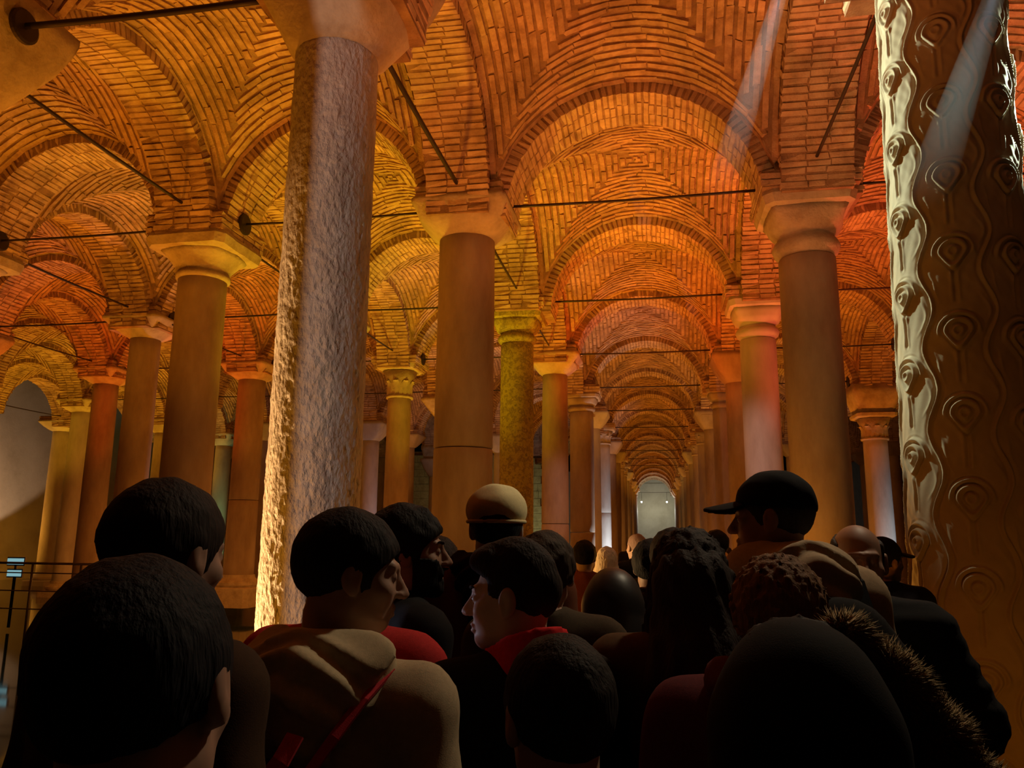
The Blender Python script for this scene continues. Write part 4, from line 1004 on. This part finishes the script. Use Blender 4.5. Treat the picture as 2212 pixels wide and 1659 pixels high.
for pts in ([(0.155, 0.07, 1.43), (0.152, 0.0, 1.49), (0.148, -0.05, 1.495), (0.135, -0.13, 1.455), (0.11, -0.185, 1.40), (0.08, -0.215, 1.345), (0.06, -0.235, 1.29)],
            [(-0.15, 0.07, 1.43), (-0.15, 0.0, 1.49), (-0.148, -0.06, 1.495), (-0.142, -0.13, 1.46), (-0.135, -0.185, 1.40), (-0.12, -0.22, 1.30)]):
    V, F = strip(pts, 0.02, 0.007); obj('strap', mesh('strap', V, F, red, False), bg, label='narrow red strap')
V, F = strip([(-0.03, -0.235, 1.405), (-0.022, -0.262, 1.365), (0.005, -0.28, 1.335), (0.03, -0.28, 1.34), (0.055, -0.265, 1.375), (0.062, -0.235, 1.41)], 0.032, 0.006); obj('handle_loop', mesh('handle_loop', V, F, red, False), bg, label='red webbing loop on top of the bag')
# person in the red jacket, seen past the boy, and the bearded man beyond
P = person(-0.735, 1.83, 1.70, -0.1, 'person in red jacket with navy band, head hidden behind the boy in beige', ('short', HBK), (0.50, 0.03, 0.03), skin='m', detail=0.009, coatkw=dict(ph=0.5, o=0.04))
def panel(X, Y, Z):
    p = (X, Y, Z); d = coat_sdf('down', 0.046, ph=0.5)(X, Y, Z); return np.maximum(d, np.maximum(abs(Z - 1.31) - 0.13, abs(X) - 0.20))
add_part(P, 'jacket_panel', *surface_nets(panel, (-0.36, -0.22, 1.15), (0.36, 0.22, 1.47), 0.018), clothmat('navy_cloth', (0.02, 0.024, 0.032)), label='navy band around the red jacket')
P = person(-0.715, 2.20, 1.752, -0.9, 'bearded man in black talking, just right of the boy in beige', ('thick', HBK), BLACK, hyaw=-0.4, skin='d', eyes=True, detail=0.0055, coatkw=dict(ph=0.55, o=0.03))
def beard(X, Y, Z):
    p = (X, Y, Z); d = head_sdf(p) - 0.006; d = np.maximum(d, Z + 0.040 + np.clip(abs(X) - 0.02, 0, 1) * -0.6); d = np.maximum(d, -(Y - 0.012)); d = np.maximum(d, -(Z + 0.125)); d = np.maximum(d, -(ell(p, (0, 0.105, -0.0625), (0.025, 0.02, 0.014))))
    return d + 0.002 * wob(p, 150)
add_part(P, 'beard', *surface_nets(beard, (-0.1, -0.02, -0.14), (0.1, 0.13, 0.03), 0.007), hairmat(HBK), head=True)
# tall man in the beige flat cap
P = person(-0.56, 2.76, 1.83, 0.05, 'tall man in a beige cap and brown coat seen from behind', ('short', HBK), (0.16, 0.05, 0.02), hyaw=0.1, coatkw=dict(ph=0.9, o=0.045, length=0.62))
def flatcap(X, Y, Z):
    p = (X, Y, Z); d = ell(p, (0, -0.005, 0.062), (0.104, 0.128, 0.082)); d = smin(d, ell(p, (0, 0.02, 0.075), (0.09, 0.11, 0.075)), 0.03); return np.maximum(d, -(Z - 0.022)) + 0.003 * wob(p, 40)
c = add_part(P, 'cap', *surface_nets(flatcap, (-0.13, -0.16, 0.0), (0.13, 0.16, 0.18), 0.009), clothmat('beige_felt', (0.60, 0.44, 0.22)), head=True)
V, F = tube([(0.097 * math.cos(a), -0.005 + 0.121 * math.sin(a), 0.026) for a in np.linspace(0, 2*PI, 33)], 0.007, 6, False); add_part(P, 'cap_band', V, F, clothmat('beige_felt', (0.60, 0.44, 0.22)), parent=c, head=True)
add_part(P, 'hood', *surface_nets(hood_sdf(1.4, 0.9), (-0.24, -0.27, 1.22), (0.24, 0.12, 1.64), 0.012), clothmat('dark_hood', (0.02, 0.012, 0.010)))
person(-0.90, 3.22, 1.66, 0.1, 'person with dark hair to the shoulders, left of the beige-capped man', ('hoodhair', HDB), (0.03, 0.014, 0.010), fem=True, coatkw=dict(ph=0.2))
# young man in profile
P = person(-0.31, 1.80, 1.655, 0.75, 'young man in profile with swept-back dark hair and a bright red collar', ('fade', HDB), (0.010, 0.010, 0.011), hyaw=0.75, hpitch=-0.02, skin='l', eyes=True, detail=0.0045, coatkw=dict(ph=0.6, o=0.04))
def redcollar(X, Y, Z):
    p = (X, Y, Z); d = cone(p, (0, -0.045, 1.45), (0, -0.035, 1.56), 0.112, 0.092); d = np.maximum(d, -cone(p, (0, -0.03, 1.3), (0, -0.02, 1.70), 0.074, 0.078)); d = np.maximum(d, Z - 1.55 + 0.45 * (Y + 0.06)); return d + 0.003 * wob(p, 40)
add_part(P, 'collar', *surface_nets(redcollar, (-0.15, -0.18, 1.42), (0.15, 0.12, 1.60), 0.009), clothmat('red_collar', (0.75, 0.025, 0.03)), label='bright red collar')
person(-0.345, 2.48, 1.68, 0.0, 'person with fuzzy brown hair just behind the red-collared young man', ('thick', (0.05, 0.034, 0.022)), (0.07, 0.05, 0.03), fem=True, coatkw=dict(ph=0.3))
# dark heads in front
person(-0.15, 1.25, 1.515, 0.30, 'child with close-cropped dark hair directly in front of the red collar', ('short', (0.013, 0.009, 0.007)), (0.012, 0.010, 0.012), hyaw=0.25, hpitch=-0.05, head_scale=1.06, skin='m', detail=0.0055, coatkw=dict(ph=0.8))
P = person(0.165, 1.06, 1.568, 0.0, 'person in a black hood edged with pale fur, closest at lower right', ('long', HBK), (0.17, 0.045, 0.05), fem=True, coatkw=dict(ph=0.25))
def bighood(X, Y, Z):
    p = (X, Y, Z); d = ell(p, (0, -0.03, 0.025), (0.105, 0.125, 0.118)); d = smin(d, cone(p, (0, -0.05, -0.03), (0, -0.07, -0.26), 0.125, 0.18), 0.05)
    d = np.maximum(d, -(ell(p, (0, 0.13, 0.0), (0.085, 0.12, 0.12)))); d = np.maximum(d, -(cone(p, (0, 0, -0.1), (0, -0.02, -0.34), 0.06, 0.09)))
    return d + 0.003 * wob(p, 30)
add_part(P, 'hood', *surface_nets(bighood, (-0.26, -0.28, -0.36), (0.26, 0.14, 0.17), 0.011), clothmat('black_hood', (0.008, 0.008, 0.009)), head=True)
pts = [(0.075, 0.05, 1.735), (0.14, 0.05, 1.665), (0.185, 0.04, 1.60), (0.22, 0.02, 1.54), (0.235, -0.01, 1.47)]
def fur(X, Y, Z):
    p = (X, Y, Z); d = None
    for a, bq in zip(pts[:-1], pts[1:]):
        q = cone(p, a, bq, 0.026, 0.034); d = q if d is None else smin(d, q, 0.02)
    return d + 0.004 * wob(p, 120)
ft = add_part(P, 'fur_trim', *surface_nets(fur, (-0.1, -0.08, 1.38), (0.32, 0.12, 1.88), 0.0085), hairmat((0.34, 0.22, 0.10)), label='pale brown fur edging of the hood')
def tufts(V, n, ln, seed, droop=0.35):
    """hair tufts standing off a surface as thin three-sided spikes"""
    r = np.random.default_rng(seed); V = np.asarray(V); cen = V.mean(0)
    pk = V[r.integers(0, len(V), n)]
    d2 = r.normal(0, 1, (n, 3)); near = pk[:, None, :] - np.array(pts)[None]; nn = near[np.arange(n), (near ** 2).sum(2).argmin(1)]
    d = nn / (np.linalg.norm(nn, axis=1, keepdims=True) + 1e-6) + 0.45 * d2 / np.linalg.norm(d2, axis=1, keepdims=True) + np.array([0.15, 0, -droop]); d /= np.linalg.norm(d, axis=1, keepdims=True)
    s = np.cross(d, r.normal(0, 1, (n, 3))); s /= np.linalg.norm(s, axis=1, keepdims=True); t = np.cross(d, s); w_ = 0.0022
    L_ = ln * r.uniform(0.6, 1.3, (n, 1))
    P_ = np.stack([pk + s * w_, pk - s * w_ * 0.5 + t * w_ * 0.87, pk - s * w_ * 0.5 - t * w_ * 0.87, pk + d * L_], 1).reshape(-1, 3)
    F_ = (np.array([[0,1,3],[1,2,3],[2,0,3]])[None] + (np.arange(n) * 4)[:, None, None]).reshape(-1, 3)
    return P_, F_
fv = np.array([v.co[:] for v in ft.data.vertices]); obj('fur_pile', mesh('fur_pile', *tufts(fv, 9000, 0.024, 5), hairmat((0.40, 0.27, 0.13))), ft, kind='stuff')
P = person(0.075, 2.05, 1.685, 0.1, 'woman with long loose dark hair down her back in brown', ('long', (0.020, 0.011, 0.008)), (0.10, 0.055, 0.025), fem=True, head_scale=1.02, detail=0.0065, coatkw=dict(ph=0.45))
def longhair(X, Y, Z):
    p = (X, Y, Z); d = cone(p, (0, -0.08, 0.0), (0, -0.15, -0.22), 0.098, 0.118); d = smin(d, cone(p, (0, -0.15, -0.22), (0, -0.15, -0.5), 0.118, 0.125), 0.05); d = np.maximum(d, -cone(p, (0, 0.0, 0.05), (0, 0.02, -0.6), 0.075, 0.12))
    return d + 0.006 * np.sin(X * 150 + 4 * np.sin(Z * 12)) + 0.005 * wob(p, 40)
add_part(P, 'hair_length', *surface_nets(longhair, (-0.2, -0.32, -0.66), (0.2, 0.06, 0.12), 0.013), hairmat((0.020, 0.011, 0.008)), head=True)
# man in the black baseball cap with the beige hood and black pack
P = person(0.335, 2.33, 1.86, 0.3, 'man in a black peaked cap looking left, beige hooded jacket', ('buzz', (0.05, 0.045, 0.04)), (0.42, 0.31, 0.19), hyaw=1.0, hpitch=-0.02, skin='m', detail=0.0055, eyes=True, head_scale=0.93, coatkw=dict(ph=1.3, o=0.05))
cap_part(P, (0.010, 0.010, 0.012))
add_part(P, 'hood', *surface_nets(hood_sdf(2.2, 1.3), (-0.26, -0.29, 1.2), (0.26, 0.12, 1.66), 0.0105), clothmat('hood_cloth2', (0.48, 0.37, 0.24)))
s = P['s']; bg = empty('backpack', (0.335, 2.33, 0), 0.3, label='black backpack worn over the beige jacket of the capped man', category='bag', kind='thing'); bg.scale = (s, s, s)
def pack(X, Y, Z):
    p = (X, Y, Z); d = ell(p, (0.02, -0.24, 1.18), (0.19, 0.105, 0.27)); return d + 0.006 * wob(p, 22, 0.9)
obj('bag', mesh('bag', *surface_nets(pack, (-0.24, -0.38, 0.86), (0.26, -0.1, 1.5), 0.02), clothmat('pack_cloth', (0.010, 0.010, 0.011))), bg)
for sx in (-1, 1):
    V, F = strip([(sx * 0.14, 0.12, 1.32), (sx * 0.145, 0.06, 1.45), (sx * 0.145, -0.02, 1.505), (sx * 0.14, -0.10, 1.47), (sx * 0.13, -0.17, 1.36)], 0.05, 0.012); obj('strap', mesh('strap', V, F, clothmat('pack_cloth', (0.010, 0.010, 0.011)), False), bg)
# woman with curly hair and fur-trimmed hood
P = person(0.225, 1.62, 1.64, -0.1, 'woman with short curly reddish-brown hair in a burgundy coat', ('curly', (0.19, 0.095, 0.04)), (0.10, 0.018, 0.024), fem=True, head_scale=0.86, coatkw=dict(ph=0.55, o=0.05))
add_part(P, 'hood', *surface_nets(hood_sdf(0.9, 1.1), (-0.24, -0.27, 1.22), (0.24, 0.12, 1.64), 0.014), clothmat('burgundy_hood', (0.11, 0.02, 0.03)))
# man facing back towards the camera, black puffer
P = person(0.63, 2.74, 1.725, 2.85, 'balding man facing the camera beside the carved column, black puffer jacket', ('balding', (0.06, 0.05, 0.045)), (0.012, 0.013, 0.015), pose='akimbo', hyaw=0.25, skin='d', detail=0.0055, coatkw=dict(puff=True, o=0.055))
P = person(1.19, 4.62, 1.675, -0.6, 'person in a dark cap and navy coat by the carved column, far behind', ('short', HBK), (0.010, 0.013, 0.035), hyaw=-0.5, detail=0.009, coatkw=dict(ph=0.1)); cap_part(P, (0.012, 0.012, 0.016))
# the queue further up the aisle
person(-0.03, 3.78, 1.655, -0.1, 'dark-haired person with warm-lit ear in the queue, beside the long-haired woman', ('thick', HBK), BLACK, detail=0.009, coatkw=dict(ph=0.15))
person(0.06, 3.26, 1.70, 0.1, 'person with tousled dark hair just left of the long-haired woman', ('thick', HDB), (0.012, 0.010, 0.012), detail=0.009, coatkw=dict(ph=0.35))
P = person(-0.16, 2.90, 1.555, 0.0, 'person in a shiny black hood in mid crowd', ('short', HBK), (0.012, 0.012, 0.014), detail=0.009, coatkw=dict(ph=0.65))
add_part(P, 'hood', *surface_nets(bighood, (-0.26, -0.28, -0.36), (0.26, 0.14, 0.17), 0.014), SK.setdefault('shiny', plain('shiny_cloth', (0.012, 0.012, 0.013), 0.45)), head=True)
person(-0.545, 6.05, 1.635, 0.05, 'person in a rust-brown jacket with short black hair, mid aisle', ('thick', HBK), (0.22, 0.055, 0.022), detail=0.009, coatkw=dict(ph=0.75))
P = person(-0.42, 6.75, 1.58, -0.3, 'person with pale blond hair and yellow scarf, partly hidden', ('hoodhair', (0.55, 0.42, 0.24)), (0.03, 0.028, 0.03), fem=True, detail=0.009, coatkw=dict(ph=0.85))
def scarf(X, Y, Z):
    p = (X, Y, Z); R_ = np.hypot(X, Y + 0.03); return np.hypot(R_ - 0.085, (Z - 1.47) * 0.8) - 0.03 + 0.004 * wob(p, 50)
add_part(P, 'scarf', *surface_nets(scarf, (-0.14, -0.17, 1.4), (0.14, 0.11, 1.54), 0.014), clothmat('yellow_scarf', (0.6, 0.42, 0.05)))
P = person(-0.18, 7.2, 1.70, 0.4, 'bald pink-lit person in black jacket with a white shoulder stripe', ('buzz', (0.30, 0.20, 0.16)), (0.011, 0.011, 0.014), hyaw=0.2, skin='l', detail=0.009, coatkw=dict(ph=0.95))
V, F = strip([(0.08, -0.16, 1.42), (0.14, -0.16, 1.38), (0.19, -0.14, 1.30), (0.20, -0.14, 1.2)], 0.014, 0.006); add_part(P, 'stripe', V, F, clothmat('white_stripe', (0.6, 0.6, 0.6)))
person(-0.04, 5.2, 1.64, 0.0, 'person with greyish hair over a green-grey coat in the queue', ('thick', (0.07, 0.075, 0.06)), (0.06, 0.07, 0.055), detail=0.009, coatkw=dict(ph=1.05))
person(0.02, 9.35, 1.69, 0.0, 'brown-haired person far up the aisle against the pale end wall', ('short', (0.16, 0.08, 0.035)), (0.05, 0.03, 0.02), detail=0.011, coatkw=dict(ph=0.15))
person(0.24, 10.4, 1.725, 0.1, 'dark-haired person far up the aisle below the right end lamp', ('short', HBK), BLACK, detail=0.011, coatkw=dict(ph=0.15))
person(0.49, 6.95, 1.725, 0.4, 'tall dark-haired person right of the aisle in a black coat', ('thick', HBK), BLACK, hyaw=0.3, detail=0.009, coatkw=dict(ph=0.35))
person(-0.55, 16.5, 1.60, PI, 'small distant person in navy facing back down the aisle', ('short', HBK), (0.015, 0.015, 0.03), detail=0.012, skin='d', coatkw=dict(ph=0.15))
person(1.22, 14.8, 1.50, 2.2, 'distant person with an orange-lit face near the right row of columns', ('short', HDB), (0.2, 0.05, 0.02), detail=0.012, coatkw=dict(ph=0.15))
lamp('SPOT', (-1.25, 2.25, 1.45), (0.72, 0.78, 1.0), 4.5, (-0.36, 1.84, 1.55), 26, 0.7, 0.04)      # small cool spot added to light the young man's face
